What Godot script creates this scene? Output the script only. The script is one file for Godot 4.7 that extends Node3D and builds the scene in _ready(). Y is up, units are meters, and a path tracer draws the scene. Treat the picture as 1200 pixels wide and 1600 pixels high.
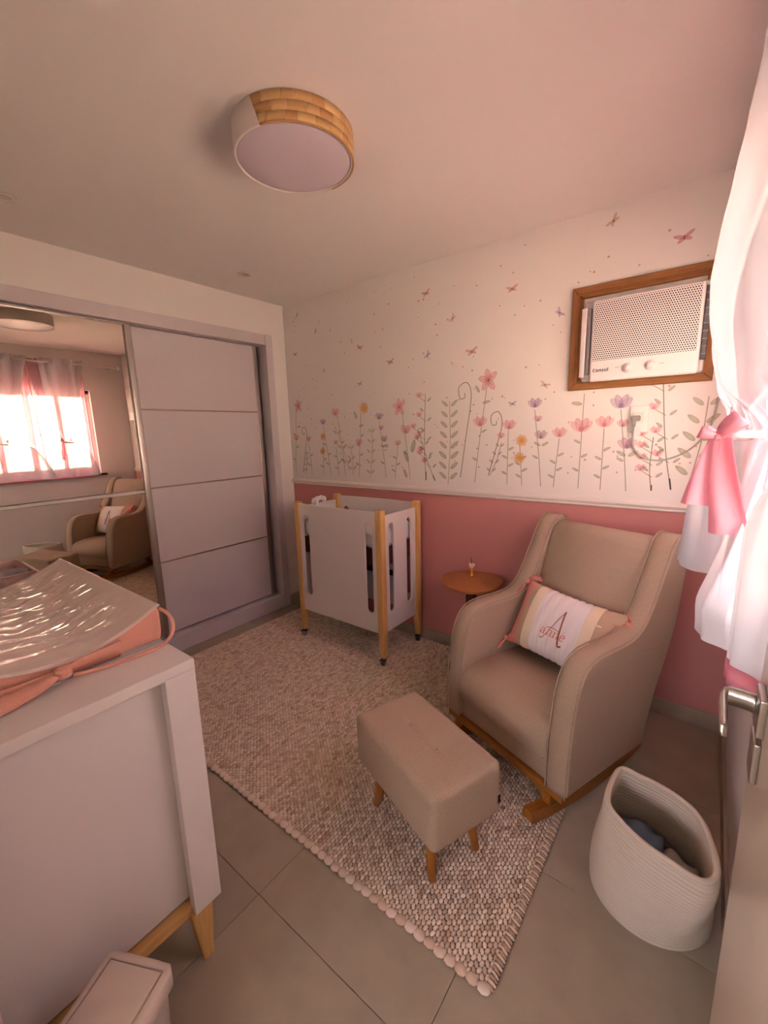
extends Node3D

# ------------------------------------------------------------------ helpers
var rng := RandomNumberGenerator.new()
var used := {}
var no_call: Callable

func M(r: float, g: float, b: float, rough := 0.75) -> StandardMaterial3D:
	var m := StandardMaterial3D.new()
	m.albedo_color = Color(r / 255.0, g / 255.0, b / 255.0)
	m.roughness = rough
	m.metallic_specular = 0.4
	return m

func metal(r: float, g: float, b: float, rough := 0.25) -> StandardMaterial3D:
	var m := M(r, g, b, rough)
	m.metallic = 1.0
	return m

func noise_tex(freq: float, c0: Color, c1: Color, size := 512, oct := 3, sd := 1, normal := false, bump := 4.0) -> NoiseTexture2D:
	var n := FastNoiseLite.new()
	n.seed = sd
	n.noise_type = FastNoiseLite.TYPE_SIMPLEX_SMOOTH
	n.frequency = freq
	n.fractal_octaves = oct
	var t := NoiseTexture2D.new()
	t.width = size
	t.height = size
	t.seamless = true
	t.noise = n
	if normal:
		t.as_normal_map = true
		t.bump_strength = bump
	else:
		var g := Gradient.new()
		g.set_color(0, c0)
		g.set_color(1, c1)
		t.color_ramp = g
	return t

func tri_scale(m: StandardMaterial3D, s: Vector3) -> StandardMaterial3D:
	m.uv1_triplanar = true
	m.uv1_scale = s
	return m

# heathered linen
func fabric(c0: Color, c1: Color, scale: float, sd: int, bump := 3.0) -> StandardMaterial3D:
	var m := M(255, 255, 255, 0.95)
	m.albedo_texture = noise_tex(0.12, c0, c1, 256, 3, sd)
	m.normal_enabled = true
	m.normal_texture = noise_tex(0.2, c0, c1, 256, 2, sd + 1, true, bump)
	m.normal_scale = 0.6
	m.metallic_specular = 0.2
	return tri_scale(m, Vector3.ONE * scale)

var wood_tex := {}
func wood(key: String, c0: Color, c1: Color, axis: int, rough := 0.45, sc := 1.0) -> StandardMaterial3D:
	if not wood_tex.has(key):
		wood_tex[key] = noise_tex(0.018, c0, c1, 512, 4, 20 + wood_tex.size())
	var m := M(255, 255, 255, rough)
	m.albedo_texture = wood_tex[key]
	var s := Vector3(9, 9, 9) * sc
	s[axis] = 0.7 * sc
	return tri_scale(m, s)

func begin() -> SurfaceTool:
	var st := SurfaceTool.new()
	st.begin(Mesh.PRIMITIVE_TRIANGLES)
	return st

# corners given counter-clockwise as seen from outside; Godot wants them clockwise
func tri(st: SurfaceTool, a: Vector3, b: Vector3, c: Vector3, ua := Vector2.ZERO, ub := Vector2.ZERO, uc := Vector2.ZERO) -> void:
	st.set_uv(ua)
	st.add_vertex(a)
	st.set_uv(uc)
	st.add_vertex(c)
	st.set_uv(ub)
	st.add_vertex(b)

func quad(st: SurfaceTool, a: Vector3, b: Vector3, c: Vector3, d: Vector3) -> void:
	tri(st, a, b, c, Vector2(0, 1), Vector2(1, 1), Vector2(1, 0))
	tri(st, a, c, d, Vector2(0, 1), Vector2(1, 0), Vector2(0, 0))

func done(st: SurfaceTool) -> ArrayMesh:
	st.generate_normals()
	return st.commit()

# grid of f(u, v); seen from outside u runs right and v runs up
func grid(st: SurfaceTool, nu: int, nv: int, f: Callable, smooth := 1) -> void:
	st.set_smooth_group(smooth)
	var p: Array[Vector3] = []
	for j in nv + 1:
		for i in nu + 1:
			p.append(f.call(float(i) / nu, float(j) / nv))
	for j in nv:
		for i in nu:
			var a := p[j * (nu + 1) + i]
			var b := p[j * (nu + 1) + i + 1]
			var c := p[(j + 1) * (nu + 1) + i + 1]
			var d := p[(j + 1) * (nu + 1) + i]
			var u0 := float(i) / nu
			var u1 := float(i + 1) / nu
			var v0 := float(j) / nv
			var v1 := float(j + 1) / nv
			if a != b:
				tri(st, a, b, c, Vector2(u0, v0), Vector2(u1, v0), Vector2(u1, v1))
			if c != d:
				tri(st, a, c, d, Vector2(u0, v0), Vector2(u1, v1), Vector2(u0, v1))

# box with rounded edges; warp(p) may push the surface
func rbox(st: SurfaceTool, c: Vector3, size: Vector3, r := 0.004, seg := 1, inner := 1, warp: Callable = no_call, basis := Basis()) -> void:
	var h := size / 2.0
	r = minf(r, minf(h.x, minf(h.y, h.z)))
	st.set_smooth_group(1 if warp.is_valid() or seg > 1 else 4294967295)
	var ax := [[0, 1, 2], [1, 2, 0], [2, 0, 1]]
	for face in 6:
		var k = ax[face / 2]
		var s := 1.0 if face % 2 == 0 else -1.0
		var lu: Array[float] = []
		var lv: Array[float] = []
		for q in 2:
			var hh: float = h[k[1 + q]]
			var l: Array[float] = []
			for i in seg:
				l.append(-hh + r - r * tan(PI / 4.0 * (1.0 - float(i) / seg)))
			for i in inner + 1:
				l.append(lerpf(-hh + r, hh - r, float(i) / inner))
			for i in seg:
				l.append(hh - r + r * tan(PI / 4.0 * float(i + 1) / seg))
			if q == 0:
				lu = l
			else:
				lv = l
		var pts: Array[Vector3] = []
		for v in lv:
			for u in lu:
				var p := Vector3.ZERO
				p[k[0]] = s * h[k[0]]
				p[k[1]] = u
				p[k[2]] = v
				var inn := p.clamp(-h + Vector3.ONE * r, h - Vector3.ONE * r)
				var d := p - inn
				p = inn + d.normalized() * r
				if warp.is_valid():
					p = warp.call(p)
				pts.append(c + basis * p)
		var n := lu.size()
		for j in lv.size() - 1:
			for i in n - 1:
				var a := pts[j * n + i]
				var b := pts[j * n + i + 1]
				var cc := pts[(j + 1) * n + i + 1]
				var dd := pts[(j + 1) * n + i]
				if s > 0:
					quad(st, a, b, cc, dd)
				else:
					quad(st, b, a, dd, cc)

func boxm(c: Vector3, size: Vector3, r := 0.004, seg := 1, basis := Basis()) -> ArrayMesh:
	var st := begin()
	rbox(st, c, size, r, seg, 1, no_call, basis)
	return done(st)

# plain box from corner to corner
func slab(st: SurfaceTool, a: Vector3, b: Vector3) -> void:
	rbox(st, (a + b) / 2.0, (b - a).abs(), 0.0005)

# turned shape: profile of (radius, height) from bottom to top, about +y at c
func lathe(st: SurfaceTool, c: Vector3, prof: Array, seg := 32, basis := Basis(), sx := 1.0, sz := 1.0) -> void:
	var n := prof.size() - 1
	grid(st, seg, n, func(u: float, v: float) -> Vector3:
		var q: Vector2 = prof[int(round(v * n))]
		var a := -TAU * (0.0 if u > 0.9999 else u)
		return c + basis * Vector3(cos(a) * q.x * sx, q.y, sin(a) * q.x * sz))

func frames(pts: Array) -> Array:
	var out := []
	var n := pts.size()
	var t0: Vector3 = (pts[1] - pts[0]).normalized()
	var up := Vector3.UP if absf(t0.y) < 0.9 else Vector3.RIGHT
	var nrm := (up - t0 * up.dot(t0)).normalized()
	for i in n:
		var t: Vector3 = (pts[mini(i + 1, n - 1)] - pts[maxi(i - 1, 0)]).normalized()
		nrm = (nrm - t * nrm.dot(t)).normalized()
		out.append([t, nrm, t.cross(nrm)])
	return out

# round bar along points, radius a number or a list
func tube(st: SurfaceTool, pts: Array, rad, seg := 10) -> void:
	var fr := frames(pts)
	var n := pts.size()
	grid(st, seg, n + 1, func(u: float, v: float) -> Vector3:
		var j := int(round(v * (n + 1)))
		var i := clampi(j - 1, 0, n - 1)
		var r: float = rad[i] if rad is Array else rad
		if j == 0 or j == n + 1:
			r = 0.0
		var a := TAU * (0.0 if u > 0.9999 else u)
		return pts[i] + fr[i][1] * cos(a) * r + fr[i][2] * sin(a) * r)

# flat band along points; side is the direction across it
func band(st: SurfaceTool, pts: Array, width, sides, thick := 0.002) -> void:
	var n := pts.size()
	grid(st, 4, n + 1, func(u: float, v: float) -> Vector3:
		var j := int(round(v * (n + 1)))
		var i := clampi(j - 1, 0, n - 1)
		var w: float = width[i] if width is Array else width
		var s: Vector3 = (sides[i] if sides is Array else sides).normalized()
		var t: Vector3 = (pts[mini(i + 1, n - 1)] - pts[maxi(i - 1, 0)]).normalized()
		var nn := s.cross(t).normalized() * thick * 0.5
		s = s * w * 0.5
		if j == 0 or j == n + 1:
			nn = nn * 0.0
		var k := int(round(u * 4)) % 4
		var sg := [[-1, -1], [1, -1], [1, 1], [-1, 1]]
		return pts[i] + s * sg[k][0] - nn * sg[k][1], 2)

# outline in the XY plane, counter-clockwise, made thick along Z with a small chamfer
func prism(st: SurfaceTool, poly: Array, depth: float, bevel: float, x := Transform3D(), skip: Callable = no_call, smooth_side := false) -> void:
	var n := poly.size()
	var ins: Array[Vector2] = []
	for i in n:
		var a: Vector2 = poly[(i + n - 1) % n]
		var b: Vector2 = poly[i]
		var c: Vector2 = poly[(i + 1) % n]
		var n1 := (b - a).normalized().orthogonal()
		var n2 := (c - b).normalized().orthogonal()
		if skip.is_valid() and skip.call(a, b):
			n1 = Vector2.ZERO
		if skip.is_valid() and skip.call(b, c):
			n2 = Vector2.ZERO
		var m := n1 + n2
		var k := 1.0 if (n1 == Vector2.ZERO or n2 == Vector2.ZERO) else 2.0 / maxf(m.length_squared(), 0.6)
		ins.append(b - m * k * bevel)
	var h := depth / 2.0
	# Geometry2D wants any winding; faces are turned by hand
	var pk := PackedVector2Array(ins)
	var t := Geometry2D.triangulate_polygon(pk)
	st.set_smooth_group(4294967295)
	for i in range(0, t.size(), 3):
		var a: Vector2 = pk[t[i]]
		var b: Vector2 = pk[t[i + 1]]
		var c: Vector2 = pk[t[i + 2]]
		if (b - a).cross(c - a) < 0:
			var q := b
			b = c
			c = q
		tri(st, x * Vector3(a.x, a.y, h), x * Vector3(b.x, b.y, h), x * Vector3(c.x, c.y, h))
		tri(st, x * Vector3(a.x, a.y, -h), x * Vector3(c.x, c.y, -h), x * Vector3(b.x, b.y, -h))
	st.set_smooth_group(1 if smooth_side else 4294967295)
	for i in n:
		var a: Vector2 = poly[i]
		var b: Vector2 = poly[(i + 1) % n]
		if skip.is_valid() and skip.call(a, b):
			continue
		var ai := ins[i]
		var bi := ins[(i + 1) % n]
		quad(st, x * Vector3(a.x, a.y, h - bevel), x * Vector3(a.x, a.y, -h + bevel), x * Vector3(b.x, b.y, -h + bevel), x * Vector3(b.x, b.y, h - bevel))
		quad(st, x * Vector3(a.x, a.y, h - bevel), x * Vector3(b.x, b.y, h - bevel), x * Vector3(bi.x, bi.y, h), x * Vector3(ai.x, ai.y, h))
		quad(st, x * Vector3(b.x, b.y, -h + bevel), x * Vector3(a.x, a.y, -h + bevel), x * Vector3(ai.x, ai.y, -h), x * Vector3(bi.x, bi.y, -h))

# smooth curve through points
func curve(ctrl: Array, n: int) -> Array:
	var out := []
	var k := ctrl.size()
	for i in n + 1:
		var s := float(i) / n * (k - 1)
		var j := mini(int(s), k - 2)
		var f := s - j
		var p0 = ctrl[maxi(j - 1, 0)]
		var p1 = ctrl[j]
		var p2 = ctrl[j + 1]
		var p3 = ctrl[mini(j + 2, k - 1)]
		out.append(p1.cubic_interpolate(p2, p0, p3, f))
	return out

func numbered(called: String) -> String:
	var k: int = used.get(called, 0)
	used[called] = k + 1
	return called if k == 0 else "%s_%03d" % [called, k]

func tag(o: Node3D, label: String, category: String, group := "") -> Node3D:
	o.set_meta("label", label)
	o.set_meta("category", category)
	if group:
		o.set_meta("group", group)
	return o

func thing(called: String, label: String, category: String, at := Vector3.ZERO, turn := 0.0, group := "") -> Node3D:
	var o := Node3D.new()
	o.name = numbered(called)
	o.position = at
	o.rotation.y = turn
	add_child(o)
	return tag(o, label, category, group)

func part(called: String, mesh: Mesh, mat: Material, parent: Node3D, label := "") -> MeshInstance3D:
	var o := MeshInstance3D.new()
	o.name = called
	if parent.has_node(called):
		var k := 1
		while parent.has_node("%s_%03d" % [called, k]):
			k += 1
		o.name = "%s_%03d" % [called, k]
	o.mesh = mesh
	o.material_override = mat
	parent.add_child(o, true)
	if label:
		o.set_meta("label", label)
	return o

func struct(called: String, mesh: Mesh, mat: Material, label := "") -> MeshInstance3D:
	var o := MeshInstance3D.new()
	o.name = called
	o.mesh = mesh
	o.material_override = mat
	add_child(o, true)
	o.set_meta("kind", "structure")
	if label:
		o.set_meta("label", label)
	return o

func letters(text: String, font_name: String, size: float, depth: float, weight := 400) -> TextMesh:
	var t := TextMesh.new()
	var f := SystemFont.new()
	f.font_names = PackedStringArray([font_name])
	f.font_weight = weight
	t.font = f
	t.text = text
	t.font_size = 64
	t.pixel_size = size / 64.0
	t.depth = depth
	t.curve_step = 1.0
	return t

# ------------------------------------------------------------------ wallpaper print
var img: Image
const WX := 3.06
const WY0 := 1.0926
const WY1 := 2.525

func wpx(p: Vector2) -> Vector2:
	return Vector2(p.x / WX * img.get_width(), (WY1 - p.y) / (WY1 - WY0) * img.get_height())

func dab(c: Vector2, ln: float, wd: float, ang: float, col: Color, alpha := 0.7) -> void:
	# a watercolour petal: an ellipse in wall metres, paler at its heart
	var q := wpx(c)
	var k := img.get_width() / WX
	var a := ln * k
	var b := wd * k
	var reach := int(ceil(maxf(a, b))) + 1
	var ca := cos(ang)
	var sa := sin(ang)
	for y in range(maxi(0, int(q.y) - reach), mini(img.get_height(), int(q.y) + reach + 1)):
		for x in range(maxi(0, int(q.x) - reach), mini(img.get_width(), int(q.x) + reach + 1)):
			var dx := x - q.x
			var dy := q.y - y
			var u := (dx * ca + dy * sa) / a
			var v := (-dx * sa + dy * ca) / b
			v /= maxf(0.25, 1.0 - 0.18 * u)
			var d := u * u + v * v
			if d < 1.0:
				var w := alpha * (0.62 + 0.38 * d) * smoothstep(1.0, 0.8, d)
				img.set_pixel(x, y, img.get_pixel(x, y).lerp(col, w))

func stem(pts: Array, wd: float, col: Color, alpha := 0.8) -> void:
	var c := curve(pts, 10 * (pts.size() - 1))
	var k := img.get_width() / WX
	for i in c.size() - 1:
		var a := wpx(c[i])
		var b := wpx(c[i + 1])
		var n := maxi(1, int(a.distance_to(b)))
		var r := maxf(wd * k, 0.8)
		for j in n:
			var q := a.lerp(b, float(j) / n)
			for y in range(int(q.y - r), int(q.y + r) + 2):
				for x in range(int(q.x - r), int(q.x + r) + 2):
					if x >= 0 and y >= 0 and x < img.get_width() and y < img.get_height():
						var w := clampf(r + 0.5 - Vector2(x, y).distance_to(q), 0, 1) * alpha * 0.55
						img.set_pixel(x, y, img.get_pixel(x, y).lerp(col, w))

const PINK := Color(0.82, 0.48, 0.50)
const ROSE := Color(0.70, 0.33, 0.38)
const LILAC := Color(0.58, 0.44, 0.57)
const OCHRE := Color(0.85, 0.58, 0.30)
const LEAF := Color(0.50, 0.48, 0.33)
const STEM := Color(0.42, 0.36, 0.27)

func lily(x: float, y: float, s := 1.0) -> void:
	s *= 0.66
	var c := Vector2(x, y)
	for i in 5:
		var a := deg_to_rad([100, 40, 165, 235, 305][i])
		dab(c + Vector2(cos(a), sin(a)) * 0.04 * s, 0.043 * s, 0.025 * s, a, PINK, 0.6)
		dab(c + Vector2(cos(a), sin(a)) * 0.024 * s, 0.022 * s, 0.006 * s, a, ROSE, 0.45)
	dab(c, 0.008 * s, 0.008 * s, 0, Color(0.45, 0.22, 0.25), 0.8)

func tulip(x: float, y: float, s := 1.0, col := PINK) -> void:
	s *= 0.70
	for i in 4:
		var a := deg_to_rad([112, 66, 140, 42][i])
		dab(Vector2(x, y - 0.024 * s) + Vector2(cos(a), sin(a)) * 0.032 * s, 0.036 * s, 0.020 * s, a, col if i < 2 else col.lerp(Color.WHITE, 0.22), 0.58)
	dab(Vector2(x, y - 0.018 * s), 0.012 * s, 0.014 * s, 0, ROSE if col == PINK else Color(0.4, 0.3, 0.42), 0.5)

func leaf(x: float, y: float, deg: float, s := 1.0, col := LEAF) -> void:
	s *= 0.72
	dab(Vector2(x, y), 0.03 * s, 0.011 * s, deg_to_rad(deg), col, 0.6)

func marigold(x: float, y: float, s := 1.0) -> void:
	s *= 0.85
	for i in 7:
		var a := i * TAU / 7
		dab(Vector2(x, y) + Vector2(cos(a), sin(a)) * 0.016 * s, 0.018 * s, 0.014 * s, a, OCHRE, 0.6)

func vine(x0: float, y0: float, x1: float, y1: float, n: int, s: float, col := LEAF) -> void:
	stem([Vector2(x0, y0), Vector2((x0 + x1) / 2 + 0.01, (y0 + y1) / 2), Vector2(x1, y1)], 0.002, col)
	for i in n:
		var t := (i + 0.5) / n
		var c := Vector2(lerpf(x0, x1, t), lerpf(y0, y1, t))
		var g := s * (1.0 - 0.35 * absf(t - 0.3))
		leaf(c.x - 0.025 * g, c.y + 0.015 * g, 140, g, col)
		leaf(c.x + 0.025 * g, c.y + 0.015 * g, 40, g, col)

func fern(x0: float, y0: float, x1: float, y1: float, s: float) -> void:
	stem([Vector2(x0, y0), Vector2(x0 + (x1 - x0) * 0.7 + 0.02 * s, y0 + (y1 - y0) * 0.45), Vector2(x1 + 0.045 * s, y1 - 0.06 * s), Vector2(x1 + 0.02 * s, y1 + 0.02 * s), Vector2(x1 - 0.03 * s, y1), Vector2(x1 - 0.025 * s, y1 - 0.06 * s), Vector2(x1 + 0.005 * s, y1 - 0.06 * s), Vector2(x1 + 0.005 * s, y1 - 0.035 * s)], 0.0022, Color(0.35, 0.36, 0.28), 0.9)

func cherry(x0: float, y0: float, x1: float, y1: float) -> void:
	stem([Vector2(x0, y0), Vector2(lerpf(x0, x1, 0.4) - 0.01, lerpf(y0, y1, 0.4)), Vector2(x1, y1)], 0.0017, Color(0.27, 0.21, 0.17), 0.9)
	stem([Vector2(x0, y0), Vector2(lerpf(x0, x1, 0.12), lerpf(y0, y1, 0.10))], 0.0034, Color(0.27, 0.21, 0.17), 0.9)
	for i in 7:
		var t := 0.25 + 0.11 * i
		var c := Vector2(lerpf(x0, x1, t), lerpf(y0, y1, t))
		var sd := -1.0 if i % 2 else 1.0
		leaf(c.x + sd * 0.03, c.y + 0.012, 90 - sd * 50, 0.85, Color(0.42, 0.40, 0.29))
		if i % 2 == 0:
			stem([c, c + Vector2(-sd * 0.045, 0.03)], 0.0016, STEM)
			tulip(c.x - sd * 0.05, c.y + 0.045, 0.7)

func moth(x: float, y: float, s: float, deg: float, col: Color) -> void:
	s *= 0.60
	for i in 4:
		var a := deg_to_rad(deg + [20, 150, -35, 205][i])
		var l := [0.034, 0.034, 0.024, 0.024][i] as float
		dab(Vector2(x, y) + Vector2(cos(a), sin(a)) * l * s, l * s, 0.012 * s, a, col, 0.6)
	dab(Vector2(x, y), 0.018 * s, 0.005 * s, deg_to_rad(deg + 80), col.darkened(0.5), 0.7)

func plant(bx: float, tx: float, ty: float, n_leaf := 3, by := 1.17) -> void:
	stem([Vector2(bx, by), Vector2(lerpf(bx, tx, 0.35), lerpf(by, ty, 0.4)), Vector2(tx, ty)], 0.0018, STEM, 0.75)
	for i in n_leaf:
		var t := 0.12 + 0.6 * (i + 0.4) / n_leaf
		var sd := 1.0 if i % 2 else -1.0
		leaf(lerpf(bx, tx, t) + sd * 0.020, lerpf(by, ty, t) + 0.012, 90 - sd * 62, 0.9)

func wallpaper_image() -> ImageTexture:
	img = Image.create(2048, 960, false, Image.FORMAT_RGB8)
	img.fill(Color(0.930, 0.888, 0.860))
	plant(0.04, 0.09, 1.70); lily(0.12, 1.73); tulip(0.07, 1.47); leaf(0.11, 1.56, 10)
	fern(0.13, 1.18, 0.17, 1.54, 0.7)
	vine(0.16, 1.17, 0.19, 1.36, 4, 0.6, Color(0.45, 0.36, 0.34)); plant(0.24, 0.22, 1.44, 2); tulip(0.22, 1.46, 0.9)
	plant(0.46, 0.40, 1.56); tulip(0.40, 1.59, 0.9, LILAC)
	plant(0.38, 0.39, 1.45, 3); marigold(0.39, 1.475, 1.1); marigold(0.38, 1.36, 1.1)
	plant(0.62, 0.56, 1.63, 2); tulip(0.54, 1.66, 1.15)
	vine(0.66, 1.21, 0.53, 1.55, 3, 1.3, Color(0.60, 0.53, 0.36)); vine(0.70, 1.18, 0.68, 1.42, 3, 1.0, Color(0.62, 0.52, 0.38))
	plant(0.55, 0.53, 1.40); tulip(0.53, 1.43, 0.7)
	plant(0.76, 0.80, 1.64, 4); marigold(0.83, 1.675, 1.5); leaf(0.745, 1.63, 115, 1.5); leaf(0.80, 1.55, 10, 1.1); tulip(0.77, 1.43, 1.0)
	vine(0.87, 1.16, 0.90, 1.54, 5, 1.0, Color(0.58, 0.52, 0.36))
	plant(1.02, 0.97, 1.58, 2); tulip(0.97, 1.61, 1.0, LILAC); tulip(0.985, 1.53, 0.7, Color(0.74, 0.48, 0.52)); tulip(1.01, 1.45, 0.9, Color(0.66, 0.46, 0.50)); leaf(0.99, 1.40, 150, 0.9); leaf(1.03, 1.40, 30, 0.9)
	plant(1.23, 1.17, 1.64, 1); lily(1.15, 1.665, 1.15); tulip(1.20, 1.51, 1.2); leaf(1.26, 1.40, 75, 2.2); leaf(1.20, 1.33, 110, 2.0); leaf(1.19, 1.21, 110, 1.6)
	plant(1.10, 1.13, 1.40, 3); tulip(1.13, 1.42, 0.8)
	cherry(1.36, 1.17, 1.36, 1.74); cherry(1.43, 1.17, 1.30, 1.52)
	vine(1.53, 1.15, 1.54, 1.68, 8, 1.75, Color(0.53, 0.52, 0.36))
	fern(1.62, 1.20, 1.64, 1.76, 1.1)
	plant(1.72, 1.79, 1.74, 2); lily(1.80, 1.785, 1.25); leaf(1.73, 1.74, 120, 1.2); leaf(1.79, 1.66, 12, 1.2); tulip(1.75, 1.545, 1.25)
	fern(1.81, 1.22, 1.85, 1.58, 0.9)
	vine(1.82, 1.22, 1.89, 1.42, 4, 0.8, Color(0.55, 0.38, 0.36)); tulip(1.885, 1.46, 0.7)
	plant(1.93, 1.93, 1.49, 4); tulip(1.935, 1.52, 1.15)
	plant(2.02, 2.00, 1.41, 4); marigold(2.01, 1.43, 1.25); marigold(2.00, 1.33, 1.25)
	plant(2.13, 2.08, 1.60, 1); tulip(2.08, 1.635, 1.1, LILAC); tulip(2.10, 1.55, 0.7, Color(0.74, 0.48, 0.52)); tulip(2.12, 1.46, 1.0, Color(0.64, 0.46, 0.50)); leaf(2.10, 1.41, 150); leaf(2.145, 1.41, 30)
	plant(2.20, 2.22, 1.44, 4); tulip(2.22, 1.47, 1.1)
	plant(2.33, 2.335, 1.67, 4); tulip(2.33, 1.505, 1.5); leaf(2.30, 1.62, 170, 1.3)
	plant(2.44, 2.44, 1.49, 4); tulip(2.44, 1.52, 1.2)
	plant(2.56, 2.51, 1.58, 1); tulip(2.51, 1.615, 1.4, LILAC); tulip(2.525, 1.51, 0.8, Color(0.74, 0.48, 0.52)); tulip(2.55, 1.41, 1.2, Color(0.66, 0.46, 0.52)); leaf(2.525, 1.36, 150, 1.2); leaf(2.58, 1.36, 30, 1.2)
	cherry(2.75, 1.19, 2.68, 1.70); cherry(2.67, 1.18, 2.66, 1.44)
	vine(2.82, 1.22, 2.86, 1.62, 5, 1.7)
	for b in [[1.37, 2.35, 0.9, 20], [1.93, 2.26, 0.9, 10], [0.12, 2.14, 0.7, 0], [0.81, 2.10, 0.8, -10], [1.08, 1.97, 0.9, 15], [1.69, 1.96, 1.1, 15], [2.71, 2.31, 1.1, 15]]:
		moth(b[0], b[1], b[2], b[3], ROSE)
	for b in [[1.38, 1.98, 0.8, 60], [0.80, 1.85, 0.7, 20], [0.44, 1.98, 0.5, 80], [1.95, 1.64, 0.7, 10], [2.19, 2.09, 0.8, -50]]:
		moth(b[0], b[1], b[2], b[3], LILAC)
	for b in [[1.56, 2.17, 0.8, 60], [0.17, 2.43, 0.6, 70], [0.37, 2.28, 0.6, 85], [2.42, 2.46, 0.9, 55], [2.13, 1.73, 0.8, -20]]:
		moth(b[0], b[1], b[2], b[3], Color(0.72, 0.50, 0.38))
	for i in 190:
		var yy := 1.25 + 1.22 * pow(rng.randf(), 1.25)
		var r := rng.randf_range(0.0035, 0.006)
		dab(Vector2(rng.randf_range(0.05, 3.0), yy), r, r, 0, [ROSE, OCHRE.darkened(0.2), LILAC, LEAF][i % 4], 0.75)
	return ImageTexture.create_from_image(img)

# ------------------------------------------------------------------ scene
func _ready() -> void:
	rng.seed = 7
	var cam := Camera3D.new()
	cam.name = "camera"
	cam.position = Vector3(2.8992, 1.5, 2.4692)
	cam.rotation_degrees = Vector3(-10.66, 37.69, -1.543)
	cam.fov = 100.46
	cam.near = 0.01
	cam.current = true
	add_child(cam)

	var env := Environment.new()
	var sky := Sky.new()
	var sm := ProceduralSkyMaterial.new()
	sm.sky_top_color = Color(0.86, 0.85, 0.93)
	sm.sky_horizon_color = Color(0.97, 0.965, 0.925)
	sm.ground_bottom_color = Color(0.75, 0.70, 0.65)
	sm.ground_horizon_color = Color(0.95, 0.91, 0.86)
	sm.sky_energy_multiplier = 1.0
	sky.sky_material = sm
	env.background_mode = Environment.BG_SKY
	env.sky = sky
	env.background_energy_multiplier = 7.0
	env.tonemap_mode = Environment.TONE_MAPPER_LINEAR
	env.tonemap_exposure = 1.68
	env.sdfgi_enabled = true
	env.ssao_enabled = true
	env.ssil_enabled = true
	var we := WorldEnvironment.new()
	we.name = "world"
	we.environment = env
	add_child(we)

	var sun := DirectionalLight3D.new()
	sun.name = "sun"
	sun.light_color = Color(1.0, 0.965, 0.90)
	sun.light_energy = 24.0
	sun.light_angular_distance = 1.0
	sun.shadow_enabled = true
	add_child(sun)
	sun.look_at_from_position(Vector3.ZERO, Vector3(0.62, -0.75, 0.25))

	shell()
	wardrobe()
	rug()
	dresser()
	crib()
	armchair()
	ottoman()
	curtains()
	air_conditioner()
	ceiling_lights()
	side_table()
	basket()
	bin()
	changing_pad()
	cushion()

# ------------------------------------------------------------------ room
var white_paint: StandardMaterial3D
var pink_paint: StandardMaterial3D
var tile_mat: Array = []
var base_mat: StandardMaterial3D
var white_lac: StandardMaterial3D
var steel: StandardMaterial3D

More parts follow.
